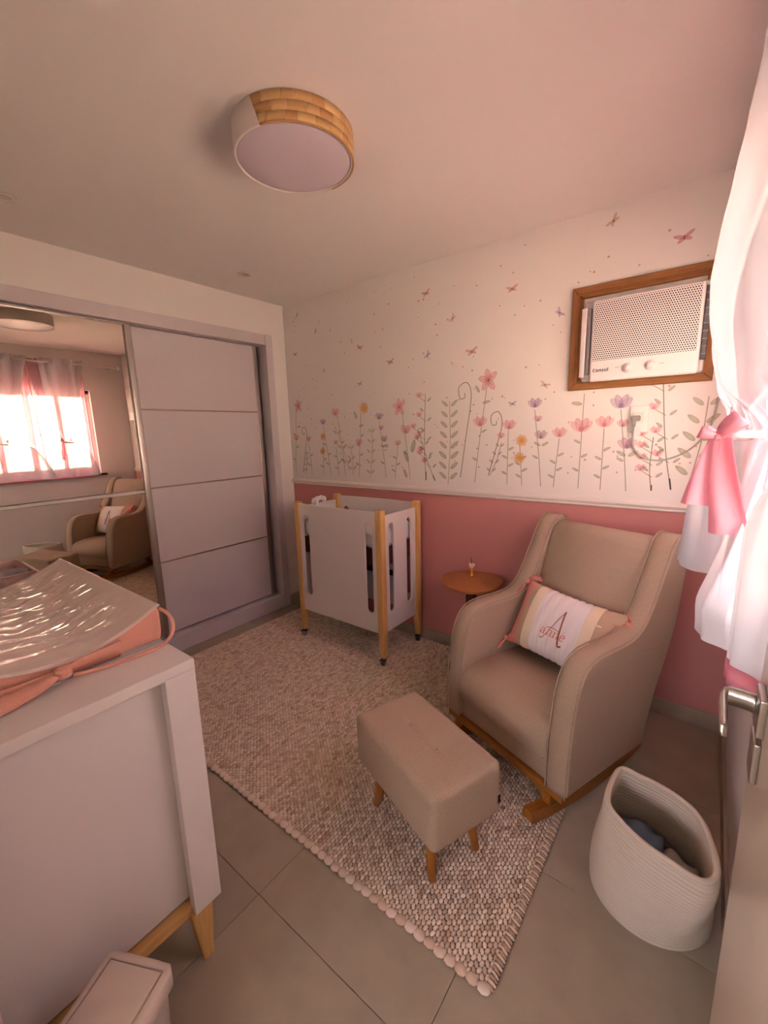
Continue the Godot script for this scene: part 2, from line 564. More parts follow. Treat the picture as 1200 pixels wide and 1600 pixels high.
func shell() -> void:
	white_paint = M(240, 230, 225, 0.9)
	pink_paint = M(208, 138, 132, 0.9)
	white_lac = M(232, 220, 214, 0.42)
	steel = metal(190, 186, 180, 0.28)
	for k in 3:
		var m := M(255, 255, 255, 0.42)
		var d := 0.012 * (k - 1)
		m.albedo_texture = noise_tex(0.008, Color(0.668 + d, 0.608 + d, 0.527 + d), Color(0.718 + d, 0.658 + d, 0.572 + d), 512, 5, 60 + k)
		tri_scale(m, Vector3.ONE * 1.3)
		tile_mat.append(m)
	base_mat = tile_mat[1]

	var st := begin()
	slab(st, Vector3(-0.9, -0.2, -0.3), Vector3(3.3, -0.011, 4.6))
	var floor_node := struct("floor", done(st), M(156, 136, 120, 0.9), "taupe porcelain tile floor with thin joints")
	var T := 0.626
	for i in range(-1, 4):
		for j in range(-1, 6):
			var x0 := maxf(1.833 + (i - 2) * T + 0.0009, -0.005)
			var x1 := minf(1.833 + (i - 1) * T - 0.0009, 3.061)
			var z0 := maxf(1.8267 + (j - 3) * T + 0.0009, 0.0)
			var z1 := minf(1.8267 + (j - 2) * T - 0.0009, 4.2)
			if x1 - x0 > 0.05 and z1 - z0 > 0.05:
				part("tile", boxm(Vector3((x0 + x1) / 2, -0.006, (z0 + z1) / 2), Vector3(x1 - x0, 0.012, z1 - z0), 0.0012), tile_mat[absi(i * 3 + j * 5) % 3], floor_node)

	st = begin()
	slab(st, Vector3(-0.9, 2.525, -0.3), Vector3(3.3, 2.65, 2.62))
	struct("ceiling", done(st), white_paint, "plain white plaster ceiling")

	st = begin()
	slab(st, Vector3(-0.9, -0.05, -0.2), Vector3(3.2, 2.53, -0.003))
	var wb := struct("wall_back", done(st), white_paint, "wall with a printed flower meadow above a pink painted dado")
	st = begin()
	st.set_smooth_group(4294967295)
	quad(st, Vector3(0, WY0, 0), Vector3(WX, WY0, 0), Vector3(WX, WY1, 0), Vector3(0, WY1, 0))
	var pm := M(255, 255, 255, 0.88)
	pm.albedo_texture = wallpaper_image()
	part("wallpaper", done(st), pm, wb, "cream wallpaper printed with watercolour wildflowers and butterflies")
	st = begin()
	slab(st, Vector3(0, 0.0, -0.003), Vector3(3.061, 1.08, 0.0))
	part("dado", done(st), pink_paint, wb, "dusty pink painted lower wall")

	# left wall round the wardrobe recess
	st = begin()
	slab(st, Vector3(-0.12, 2.275, 0.0), Vector3(0.0, 2.53, 2.62))
	slab(st, Vector3(-0.12, 0.0, 0.0), Vector3(0.0, 2.275, 0.14))
	slab(st, Vector3(-0.9, 0.0, -0.003), Vector3(-0.72, 2.53, 2.62))
	struct("wall_left", done(st), white_paint, "white wall above and beside the fitted wardrobe")

	# window wall with its opening
	var z0 := 0.40
	var z1 := 1.62
	var y0 := 1.09
	var y1 := 2.08
	st = begin()
	slab(st, Vector3(3.062, -0.05, -0.2), Vector3(3.22, y0, 2.62))
	slab(st, Vector3(3.062, y1, -0.2), Vector3(3.22, 2.53, 2.62))
	slab(st, Vector3(3.062, y0, -0.2), Vector3(3.22, y1, z0))
	slab(st, Vector3(3.062, y0, z1), Vector3(3.22, y1, 2.62))
	struct("wall_right", done(st), white_paint, "white wall holding the curtained window")

	st = begin()
	slab(st, Vector3(-0.9, -0.05, 2.5), Vector3(2.13, 2.53, 2.62))
	slab(st, Vector3(2.13, 2.13, 2.5), Vector3(3.062, 2.53, 2.62))
	struct("wall_front", done(st), white_paint, "white wall behind the dresser with the doorway")
	st = begin()
	slab(st, Vector3(1.0, -0.05, 2.62), Vector3(1.1, 2.53, 4.6))
	slab(st, Vector3(3.062, -0.05, 2.62), Vector3(3.2, 2.53, 4.6))
	slab(st, Vector3(1.0, 2.53, 2.62), Vector3(3.2, 2.65, 4.6))
	slab(st, Vector3(1.0, -0.05, 4.5), Vector3(3.2, 1.1, 4.6))
	slab(st, Vector3(1.0, 1.9, 4.5), Vector3(3.2, 2.53, 4.6))
	struct("wall_hall", done(st), white_paint, "white hall beyond the doorway with a wide opening")
	st = begin()
	slab(st, Vector3(2.13, 0.0, 2.49), Vector3(2.16, 2.13, 2.63))
	slab(st, Vector3(2.13, 2.10, 2.49), Vector3(3.06, 2.13, 2.63))
	slab(st, Vector3(3.03, 0.0, 2.49), Vector3(3.06, 2.10, 2.63))
	struct("trim_2", done(st), white_lac, "white door frame")

	# chair rail: stepped moulding
	st = begin()
	var prof := [Vector2(0, 1.080), Vector2(0.012, 1.080), Vector2(0.016, 1.086), Vector2(0.012, 1.092), Vector2(0.018, 1.097), Vector2(0.022, 1.106), Vector2(0.016, 1.116), Vector2(0.008, 1.122), Vector2(0, 1.124)]
	prism(st, prof, 3.06, 0.0004, Transform3D(Basis(Vector3(0, 0, 1), Vector3.UP, Vector3(-1, 0, 0)), Vector3(1.53, 0, 0)))
	struct("trim_1", done(st), M(236, 222, 212, 0.6), "white moulded chair rail between wallpaper and pink dado")
	# tile skirting
	st = begin()
	rbox(st, Vector3(1.53, 0.0425, 0.006), Vector3(3.06, 0.085, 0.012), 0.0015)
	struct("baseboard_back", done(st), base_mat, "taupe tile skirting below the pink dado")
	st = begin()
	rbox(st, Vector3(3.056, 0.0425, 1.25), Vector3(0.012, 0.085, 2.46), 0.0015)
	struct("baseboard_right", done(st), base_mat, "taupe tile skirting under the window")
	st = begin()
	rbox(st, Vector3(0.006, 0.0425, 0.07), Vector3(0.012, 0.085, 0.11), 0.0015)
	struct("baseboard_left", done(st), base_mat, "short taupe tile skirting beside the wardrobe")

	# sliding window
	var alu := M(240, 238, 234, 0.35)
	var w := Node3D.new()
	w.name = "window_1"
	add_child(w)
	w.set_meta("kind", "structure")
	w.set_meta("label", "white framed sliding window behind the sheer curtains")
	st = begin()
	rbox(st, Vector3(3.14, y0 + 0.02, (z0 + z1) / 2), Vector3(0.07, 0.04, z1 - z0), 0.003)
	rbox(st, Vector3(3.14, y1 - 0.02, (z0 + z1) / 2), Vector3(0.07, 0.04, z1 - z0), 0.003)
	rbox(st, Vector3(3.14, (y0 + y1) / 2, z0 + 0.02), Vector3(0.07, y1 - y0, 0.04), 0.003)
	rbox(st, Vector3(3.14, (y0 + y1) / 2, z1 - 0.02), Vector3(0.07, y1 - y0, 0.04), 0.003)
	part("frame", done(st), alu, w)
	var glass := StandardMaterial3D.new()
	glass.albedo_color = Color(0.95, 0.97, 0.95, 0.05)
	glass.transparency = BaseMaterial3D.TRANSPARENCY_ALPHA
	glass.roughness = 0.02
	var n := 4
	var sw := (z1 - z0 - 0.08) / n
	for i in n:
		var c := z0 + 0.04 + sw * (i + 0.5)
		var px := 3.127 if i % 2 else 3.153
		st = begin()
		for s in [-1, 1]:
			rbox(st, Vector3(px, (y0 + y1) / 2, c + s * (sw / 2 - 0.008)), Vector3(0.024, y1 - y0 - 0.08, 0.036), 0.002)
			rbox(st, Vector3(px, (y0 + y1) / 2 + s * ((y1 - y0) / 2 - 0.06), c), Vector3(0.024, 0.04, sw), 0.002)
		var sash := part("sash", done(st), alu, w)
		part("pane", boxm(Vector3(px, (y0 + y1) / 2, c), Vector3(0.004, y1 - y0 - 0.16, sw - 0.05), 0.0005), glass, sash)
	part("sill", boxm(Vector3(3.115, y0 - 0.012, (z0 + z1) / 2), Vector3(0.21, 0.024, z1 - z0 + 0.10), 0.003), M(74, 62, 56, 0.35), w, "dark stone window sill")

	# the yard outside
	st = begin()
	slab(st, Vector3(3.3, -0.3, -8), Vector3(14, -0.15, 10))
	struct("ground", done(st), M(206, 194, 178, 0.95), "pale yard outside the window")
	st = begin()
	slab(st, Vector3(7.0, -0.2, -8), Vector3(7.2, 2.5, 10))
	struct("wall_yard", done(st), M(230, 222, 206, 0.95), "cream boundary wall of the yard")

	# door
	var d := Node3D.new()
	d.name = "door_1"
	add_child(d)
	d.set_meta("kind", "structure")
	d.set_meta("label", "white glossy door standing open against the window wall")
	part("leaf", boxm(Vector3(3.006, 1.05, 2.07), Vector3(0.035, 2.08, 0.82), 0.003, 2), M(226, 208, 190, 0.28), d)
	var h := part("handle", boxm(Vector3(2.984, 1.105, 1.735), Vector3(0.009, 0.056, 0.054), 0.002, 2), steel, d, "brushed steel square rose")
	st = begin()
	var lev := curve([Vector3(2.98, 1.108, 1.725), Vector3(2.965, 1.108, 1.722), Vector3(2.948, 1.108, 1.722), Vector3(2.943, 1.108, 1.732), Vector3(2.943, 1.106, 1.76), Vector3(2.943, 1.105, 1.815)], 24)
	var lw := []
	for i in 25:
		lw.append(0.026 if i < 9 else lerpf(0.024, 0.015, minf(1.0, (i - 9) / 6.0)))
	band(st, lev, lw, Vector3.UP, 0.008)
	part("lever", done(st), steel, h)
	part("escutcheon", boxm(Vector3(2.984, 1.035, 1.735), Vector3(0.008, 0.062, 0.05), 0.002, 2), steel, d, "small steel keyhole plate")

func wardrobe() -> void:
	var w := thing("wardrobe", "built-in pale grey wardrobe with two sliding doors, one mirrored", "wardrobe")
	var mdf := M(218, 204, 206, 0.55)
	var alu := metal(188, 180, 176, 0.35)
	var z1 := 2.49
	var st := begin()
	# carcass of the recess
	slab(st, Vector3(-0.70, 0.0, 0.145), Vector3(-0.68, 2.27, z1))
	slab(st, Vector3(-0.70, 2.25, 0.145), Vector3(-0.09, 2.27, z1))
	slab(st, Vector3(-0.70, 0.0, 0.145), Vector3(-0.09, 0.10, z1))
	slab(st, Vector3(-0.70, 0.1, 0.145), Vector3(-0.09, 2.27, 0.165))
	slab(st, Vector3(-0.70, 0.1, z1 - 0.02), Vector3(-0.09, 2.27, z1))
	part("carcass", done(st), mdf, w)
	part("header", boxm(Vector3(-0.04, 2.236, (0.205 + z1) / 2), Vector3(0.10, 0.078, z1 - 0.205), 0.002), mdf, w)
	part("plinth", boxm(Vector3(-0.04, 0.0585, (0.205 + z1) / 2), Vector3(0.10, 0.117, z1 - 0.205), 0.002), mdf, w)
	part("jamb", boxm(Vector3(-0.038, 1.138, 0.171), Vector3(0.104, 2.275, 0.066), 0.002), mdf, w)
	# grey door
	st = begin()
	rbox(st, Vector3(-0.067, 1.155, 0.262), Vector3(0.03, 2.07, 0.036), 0.004, 2)
	rbox(st, Vector3(-0.067, 1.155, 1.25), Vector3(0.03, 2.07, 0.03), 0.004, 2)
	var gd := part("sliding_door", done(st), alu, w, "grey panelled sliding door with thin metal strips")
	var ys := [0.125, 0.6495, 1.1694, 1.6829, 2.195]
	for i in 4:
		part("panel", boxm(Vector3(-0.067, (ys[i] + ys[i + 1]) / 2, 0.757), Vector3(0.018, ys[i + 1] - ys[i] - 0.010, 0.955), 0.0015), mdf, gd)
	for i in range(1, 4):
		part("strip", boxm(Vector3(-0.0655, ys[i], 0.757), Vector3(0.018, 0.0105, 0.955), 0.0015), metal(168, 148, 138, 0.35), gd)
	# mirror door
	st = begin()
	rbox(st, Vector3(-0.030, 1.155, 1.212), Vector3(0.03, 2.07, 0.040), 0.006, 2)
	rbox(st, Vector3(-0.030, 1.155, 2.43), Vector3(0.03, 2.07, 0.040), 0.006, 2)
	rbox(st, Vector3(-0.030, 2.188, 1.82), Vector3(0.024, 0.012, 1.2), 0.002)
	rbox(st, Vector3(-0.030, 0.126, 1.82), Vector3(0.024, 0.012, 1.2), 0.002)
	var md := part("sliding_door", done(st), alu, w, "mirrored sliding door")
	var mir := metal(226, 218, 204, 0.0)
	part("mirror", boxm(Vector3(-0.034, 1.676, 1.82), Vector3(0.006, 1.012, 1.18), 0.001), mir, md)
	part("mirror", boxm(Vector3(-0.034, 0.64, 1.82), Vector3(0.006, 1.015, 1.18), 0.001), mir, md)
	part("strip", boxm(Vector3(-0.030, 1.158, 1.82), Vector3(0.012, 0.018, 1.18), 0.002), M(236, 226, 220, 0.4), md, "white strip between the two mirrors")

# ------------------------------------------------------------------ rug
func bead(sx: float, sy: float, sz: float) -> ArrayMesh:
	var st := begin()
	var n := 5
	grid(st, 8, n, func(u: float, v: float) -> Vector3:
		var a := -TAU * (0.0 if u > 0.999 else u)
		var t := PI * (v - 0.5)
		var cx := cos(t)
		if v < 0.01 or v > 0.99:
			cx = 0.0
		return Vector3(cos(a) * cx * sx, sin(t) * sy * 1.0, sin(a) * cx * sz))
	return done(st)

func rug() -> void:
	var t := thing("rug", "thick braided cream and tan wool rug covering the floor middle", "rug")
	var x0 := 0.16
	var x1 := 2.555
	var z0 := 0.02
	var z1 := 1.61
	var wool := M(255, 255, 255, 0.95)
	wool.vertex_color_use_as_albedo = true
	wool.metallic_specular = 0.1
	part("backing", boxm(Vector3((x0 + x1) / 2, 0.0035, (z0 + z1) / 2), Vector3(x1 - x0, 0.007, z1 - z0), 0.003), M(150, 112, 88, 0.95), t)
	var mm := MultiMesh.new()
	mm.transform_format = MultiMesh.TRANSFORM_3D
	mm.use_colors = true
	mm.mesh = bead(0.0067, 0.0062, 0.0108)
	var nx := int((x1 - x0) / 0.0126)
	var nz := int((z1 - z0) / 0.0186)
	mm.instance_count = nx * nz
	var noise := FastNoiseLite.new()
	noise.seed = 5
	noise.frequency = 9.0
	var cream := Color(0.93, 0.77, 0.63)
	var tan := Color(0.40, 0.215, 0.115)
	var k := 0
	for i in nx:
		for j in nz:
			var x := x0 + (i + 0.5) * (x1 - x0) / nx
			var z := z0 + (j + (0.25 if i % 2 else 0.75)) * (z1 - z0) / nz
			var b := Basis(Vector3.UP, rng.randf_range(-0.25, 0.25) + (0.38 if i % 2 else -0.22)) * Basis(Vector3.RIGHT, rng.randf_range(-0.1, 0.1))
			mm.set_instance_transform(k, Transform3D(b, Vector3(x, 0.0075 + rng.randf_range(-0.0012, 0.0012), z)))
			var w := clampf(0.25 + 0.6 * noise.get_noise_2d(x * 4.0, z * 1.6) + rng.randf_range(-0.22, 0.34), 0.0, 1.0)
			mm.set_instance_color(k, cream.lerp(tan, w * 0.85))
			k += 1
	var mi := MultiMeshInstance3D.new()
	mi.name = "woven_loops"
	mi.multimesh = mm
	mi.material_override = wool
	mi.set_meta("kind", "stuff")
	t.add_child(mi, true)
	# scalloped braid along the near edge, loop by loop
	var lm := bead(0.0205, 0.0070, 0.0165)
	var shades := [M(238, 216, 198, 0.95), M(232, 207, 186, 0.95), M(222, 192, 168, 0.95)]
	var n := int((x1 - x0) / 0.0345)
	for i in n:
		var o := part("loop", lm, shades[[0, 0, 1, 0, 2, 1][rng.randi() % 6]], t)
		o.position = Vector3(x0 + (i + 0.5) * (x1 - x0) / n, 0.0085, z1 + 0.004 + rng.randf_range(-0.002, 0.002))
		o.rotation.y = rng.randf_range(-0.15, 0.15)
	# binding along the right edge
	var mb := MultiMesh.new()
	mb.transform_format = MultiMesh.TRANSFORM_3D
	mb.use_colors = true
	mb.mesh = bead(0.017, 0.008, 0.0055)
	mb.instance_count = 140
	for i in 140:
		mb.set_instance_transform(i, Transform3D(Basis(Vector3.UP, rng.randf_range(-0.15, 0.15) - 0.3), Vector3(x1 - 0.006, 0.0085, z0 + (i + 0.5) * (z1 - z0) / 140)))
		mb.set_instance_color(i, cream.lerp(tan, 0.75 if i % 2 else 0.25))
	var bi := MultiMeshInstance3D.new()
	bi.name = "edge_binding"
	bi.multimesh = mb
	bi.material_override = wool
	bi.set_meta("kind", "stuff")
	t.add_child(bi, true)

# ------------------------------------------------------------------ furniture
func tapered(st: SurfaceTool, a: Vector3, b: Vector3, wa: Vector2, wb: Vector2, turn := 0.0) -> void:
	# square leg from a (bottom) to b (top)
	var ux := Vector3(cos(turn), 0, -sin(turn))
	var uz := Vector3(sin(turn), 0, cos(turn))
	var bas := Basis(ux, Vector3.UP, uz)
	rbox(st, Vector3.ZERO, Vector3(1, 1, 1), 0.08, 1, 1, func(p: Vector3) -> Vector3:
		var t := p.y + 0.5
		var w := wa.lerp(wb, t)
		return a.lerp(b, t) + bas * Vector3(p.x * w.x, 0, p.z * w.y))

func flat_tapered(a: Vector3, b: Vector3, wa: Vector2, wb: Vector2, turn := 0.0) -> ArrayMesh:
	var st := begin()
	var ux := Vector3(cos(turn), 0, -sin(turn))
	var uz := Vector3(sin(turn), 0, cos(turn))
	var ring := [[-1, -1], [1, -1], [1, 1], [-1, 1]]
	var c := 0.82
	var oct := [Vector2(-c, -1), Vector2(c, -1), Vector2(1, -c), Vector2(1, c), Vector2(c, 1), Vector2(-c, 1), Vector2(-1, c), Vector2(-1, -c)]
	st.set_smooth_group(4294967295)
	var lo: Array[Vector3] = []
	var hi: Array[Vector3] = []
	for q in oct:
		lo.append(a + ux * q.x * wa.x / 2 + uz * q.y * wa.y / 2)
		hi.append(b + ux * q.x * wb.x / 2 + uz * q.y * wb.y / 2)
	for i in 8:
		var j := (i + 1) % 8
		quad(st, lo[j], lo[i], hi[i], hi[j])
		tri(st, b, hi[j], hi[i])
		tri(st, a, lo[i], lo[j])
	return done(st)

func dresser() -> void:
	var t := thing("dresser", "white dresser with tapered wooden legs seen from its end, changing pad on top", "dresser", Vector3(0, 0, 0))
	var pine := wood("pine", Color(0.84, 0.63, 0.37), Color(0.91, 0.73, 0.47), 1, 0.5)
	var pinez := wood("pine", Color(), Color(), 2, 0.5)
	var pinex := wood("pine", Color(), Color(), 0, 0.5)
	var xa := 0.30
	var xb := 1.868
	var za := 1.965
	var zb := 2.496
	part("top", boxm(Vector3((xa + xb) / 2, 0.916, (za + zb) / 2), Vector3(xb - xa, 0.030, zb - za), 0.003, 2), white_lac, t)
	for x in [xa + 0.015, xb - 0.050]:
		part("side_panel", boxm(Vector3(x, 0.556, (za + zb) / 2 + 0.01), Vector3(0.018, 0.69, zb - za - 0.11), 0.001), white_lac, t)
	# posts with mitred feet
	for x in [xa + 0.014, xb - 0.014]:
		for z in [za + 0.04, zb - 0.031]:
			part("post", boxm(Vector3(x, 0.5405, z), Vector3(0.028, 0.721, 0.078 if z < 2.2 else 0.060), 0.0015), white_lac, t)
	part("body", boxm(Vector3((xa + xb) / 2, 0.56, (za + zb) / 2 + 0.015), Vector3(xb - xa - 0.14, 0.68, zb - za - 0.06), 0.002), white_lac, t)
	for r in 3:
		for c in 2:
			var w := (xb - xa - 0.08) / 2
			var d := part("drawer", boxm(Vector3(xa + 0.04 + w * (c + 0.5), 0.33 + r * 0.232, za + 0.010), Vector3(w - 0.006, 0.224, 0.018), 0.002), white_lac, t)
			var st := begin()
			lathe(st, Vector3(xa + 0.04 + w * (c + 0.5), 0.33 + r * 0.232, za + 0.002), [Vector2(0, 0), Vector2(0.008, 0), Vector2(0.008, 0.01), Vector2(0.014, 0.016), Vector2(0.012, 0.022), Vector2(0, 0.023)], 16, Basis(Vector3.RIGHT, -PI / 2))
			part("knob", done(st), pine, d)
	for x in [xa + 0.08, xb - 0.028]:
		part("leg_rail", boxm(Vector3(x - 0.004, 0.188, (za + zb) / 2), Vector3(0.03, 0.028, zb - za - 0.14), 0.002), pinez, t)
	part("leg_rail", boxm(Vector3((xa + xb) / 2, 0.188, za + 0.06), Vector3(xb - xa - 0.12, 0.028, 0.03), 0.002), pinex, t)
	for x in [xa + 0.028, xb - 0.022]:
		for z in [za + 0.050, zb - 0.05]:
			var o := 0.012 if z < 2.2 else -0.012
			part("leg", flat_tapered(Vector3(x, 0.0, z + o * 0.2), Vector3(x, 0.181, z + o * 0.6), Vector2(0.026, 0.030), Vector2(0.038, 0.062)), pine, t)

func slot_panel(w: float, h: float, s1: float, s2: float, sw: float, y0: float, y1: float, th: float, wave := 0.0) -> ArrayMesh:
	# panel from x 0..w, y 0..h with two round-ended slots
	var st := begin()
	var seam := func(a: Vector2, b: Vector2) -> bool:
		return absf(a.x - b.x) < 1e-5 and (absf(a.x - s1) < 1e-5 or absf(a.x - s2) < 1e-5)
	var half := func(cx: float, side: float, up: bool) -> Array:
		# outline of half a slot on the given side, running up or down
		var l := []
		var r := sw / 2
		for i in 9:
			var a := PI / 2 * i / 8.0
			l.append(Vector2(cx + side * sin(a) * r, y0 + r - cos(a) * r))
		for i in 9:
			var a := PI / 2 * i / 8.0
			l.append(Vector2(cx + side * cos(a) * r, y1 - r + sin(a) * r))
		if not up:
			l.reverse()
		return l
	var top := func(xa: float, xb: float) -> Array:
		var l := []
		for i in 9:
			var x := lerpf(xa, xb, i / 8.0)
			l.append(Vector2(x, h - wave * sin(PI * x / w)))
		return l
	var tf := Transform3D(Basis(), Vector3.ZERO)
	var p: Array = [Vector2(0, 0), Vector2(s1, 0)]
	p += half.call(s1, -1.0, true)
	p += top.call(s1, 0.0)
	prism(st, p, th, 0.003, tf, seam)
	p = [Vector2(s1, 0), Vector2(s2, 0)]
	p += half.call(s2, -1.0, true)
	p += top.call(s2, s1)
	p += half.call(s1, 1.0, false)
	prism(st, p, th, 0.003, tf, seam)
	p = [Vector2(s2, 0), Vector2(w, 0)]
	p += top.call(w, s2)
	p += half.call(s2, 1.0, false)
	prism(st, p, th, 0.003, tf, seam)
	return done(st)

func crib() -> void:
	var y := 0.014
	var t := thing("crib", "small white baby crib with pine corner posts on castors", "crib", Vector3(0, y, 0))
	var pine := wood("pine", Color(), Color(), 1, 0.5)
	var xa := 0.57
	var xb := 1.352
	var za := 0.055
	var zb := 0.502
	for x in [xa, xb]:
		for z in [za, zb]:
			var sx := 0.024 if x == xa else -0.024
			var sz := 0.024 if z == za else -0.024
			var st := begin()
			rbox(st, Vector3(x + sx, 0.62, z + sz), Vector3(0.048, 0.80, 0.048), 0.007, 2)
			var p := part("post", done(st), pine, t)
			part("foot", flat_tapered(Vector3(x + sx * 0.8, 0.055, z + sz * 0.8), Vector3(x + sx, 0.225, z + sz), Vector2(0.033, 0.033), Vector2(0.047, 0.047)), pine, p)
			st = begin()
			var wc := Vector3(x + sx * 0.8, 0.023, z + sz * 0.8 + 0.008)
			lathe(st, wc + Vector3(-0.010, 0, 0), [Vector2(0, 0), Vector2(0.018, 0), Vector2(0.022, 0.003), Vector2(0.022, 0.017), Vector2(0.018, 0.020), Vector2(0, 0.020)], 20, Basis(Vector3(0, -1, 0), Vector3(1, 0, 0), Vector3(0, 0, 1)))
			var cst := part("castor", done(st), metal(160, 156, 152, 0.35) if x == xa else M(60, 56, 56, 0.35), t)
			st = begin()
			rbox(st, wc + Vector3(0, 0.020, -0.006), Vector3(0.026, 0.020, 0.03), 0.005, 2)
			rbox(st, wc + Vector3(0, 0.024, 0.020), Vector3(0.022, 0.006, 0.022), 0.002)
			part("brake", done(st), M(34, 31, 31, 0.5), cst)
	var w := xb - xa - 0.08
	var front := part("front_panel", slot_panel(w, 0.79, 0.068, w - 0.068, 0.058, 0.125, 0.712, 0.015, 0.004), white_lac, t)
	front.position = Vector3(xa + 0.04, 0.218, zb - 0.013)
	var back := part("back_panel", slot_panel(w, 0.79, 0.068, w - 0.068, 0.058, 0.125, 0.712, 0.015, -0.004), white_lac, t)
	back.position = Vector3(xa + 0.04, 0.218, za + 0.013)
	var ws := zb - za - 0.08
	for x in [xa + 0.024, xb - 0.024]:
		var sp := part("end_panel", slot_panel(ws, 0.765, 0.085, ws - 0.085, 0.052, 0.125, 0.712, 0.015, -0.003), white_lac, t)
		sp.position = Vector3(x, 0.213, za + 0.04)
		sp.rotation.y = -PI / 2
	var dark := wood("walnut", Color(0.26, 0.13, 0.08), Color(0.36, 0.19, 0.11), 0, 0.5)
	part("mattress_base", boxm(Vector3((xa + xb) / 2, 0.705, (za + zb) / 2), Vector3(xb - xa - 0.07, 0.11, zb - za - 0.075), 0.003), dark, t)
	part("cross_bar", boxm(Vector3((xa + xb) / 2, 0.555, (za + zb) / 2), Vector3(xb - xa - 0.07, 0.02, 0.05), 0.003), dark, t)
	# bedding
	var st2 := begin()
	rbox(st2, Vector3((xa + xb) / 2, 0.828, (za + zb) / 2), Vector3(xb - xa - 0.08, 0.13, zb - za - 0.085), 0.035, 4, 16, func(p: Vector3) -> Vector3:
		return p + Vector3(0, 0.006 * sin(p.x * 34.0 + p.z * 9.0) + 0.005 * sin(p.z * 52.0 - p.x * 15.0), 0))
	var bed := thing("cot_mattress", "white quilted mattress lying inside the small crib", "mattress", Vector3(0, y, 0))
	part("cover", done(st2), M(232, 224, 222, 0.9), bed)
	st2 = begin()
	for k in 7:
		var zz := 0.14 + k * 0.045
		tube(st2, curve([Vector3(1.27, 0.85, zz), Vector3(1.295, 0.84 - 0.02 * (k % 3), zz + 0.012), Vector3(1.30, 0.80, zz - 0.01), Vector3(1.295, 0.77, zz + 0.008)], 12), 0.012, 8)
	part("frill", done(st2), M(238, 230, 230, 0.9), bed)
	# lace bow on the left end
	var lace := thing("lace_bow", "little white lace bow on the crib's far left corner", "bow", Vector3(0.60, 1.005, 0.28))
	var wm := M(240, 230, 226, 0.9)
	st2 = begin()
	for q in [[-0.045, 0.012, 0.034], [-0.020, 0.024, 0.030], [0.022, 0.022, 0.030], [0.046, 0.010, 0.036], [0.065, 0.004, 0.024]]:
		rbox(st2, Vector3(0.004, q[1], q[0]), Vector3(q[2], q[2] * 1.1, q[2]), 0.013, 3, 3, func(p: Vector3) -> Vector3:
			return p + Vector3(0.002 * sin(p.y * 400.0), 0.004 * sin(p.z * 300.0 + p.x * 200.0), 0.0))
	part("loop", done(st2), wm, lace)
	part("knot", boxm(Vector3(0, 0.022, 0), Vector3(0.03, 0.03, 0.03), 0.01, 3), wm, lace)
	st2 = begin()
	band(st2, curve([Vector3(0.02, 0.02, 0.03), Vector3(0.03, 0.0, 0.05), Vector3(0.025, -0.04, 0.055), Vector3(0.025, -0.07, 0.05)], 10), 0.03, Vector3(0, 0, 1))
	part("tail", done(st2), wm, lace)

const LINEN0 := Color(0.685, 0.585, 0.495)
const LINEN1 := Color(0.785, 0.685, 0.595)

func linen_mat() -> StandardMaterial3D:
	return fabric(LINEN0, LINEN1, 5.0, 31)

var linen: StandardMaterial3D

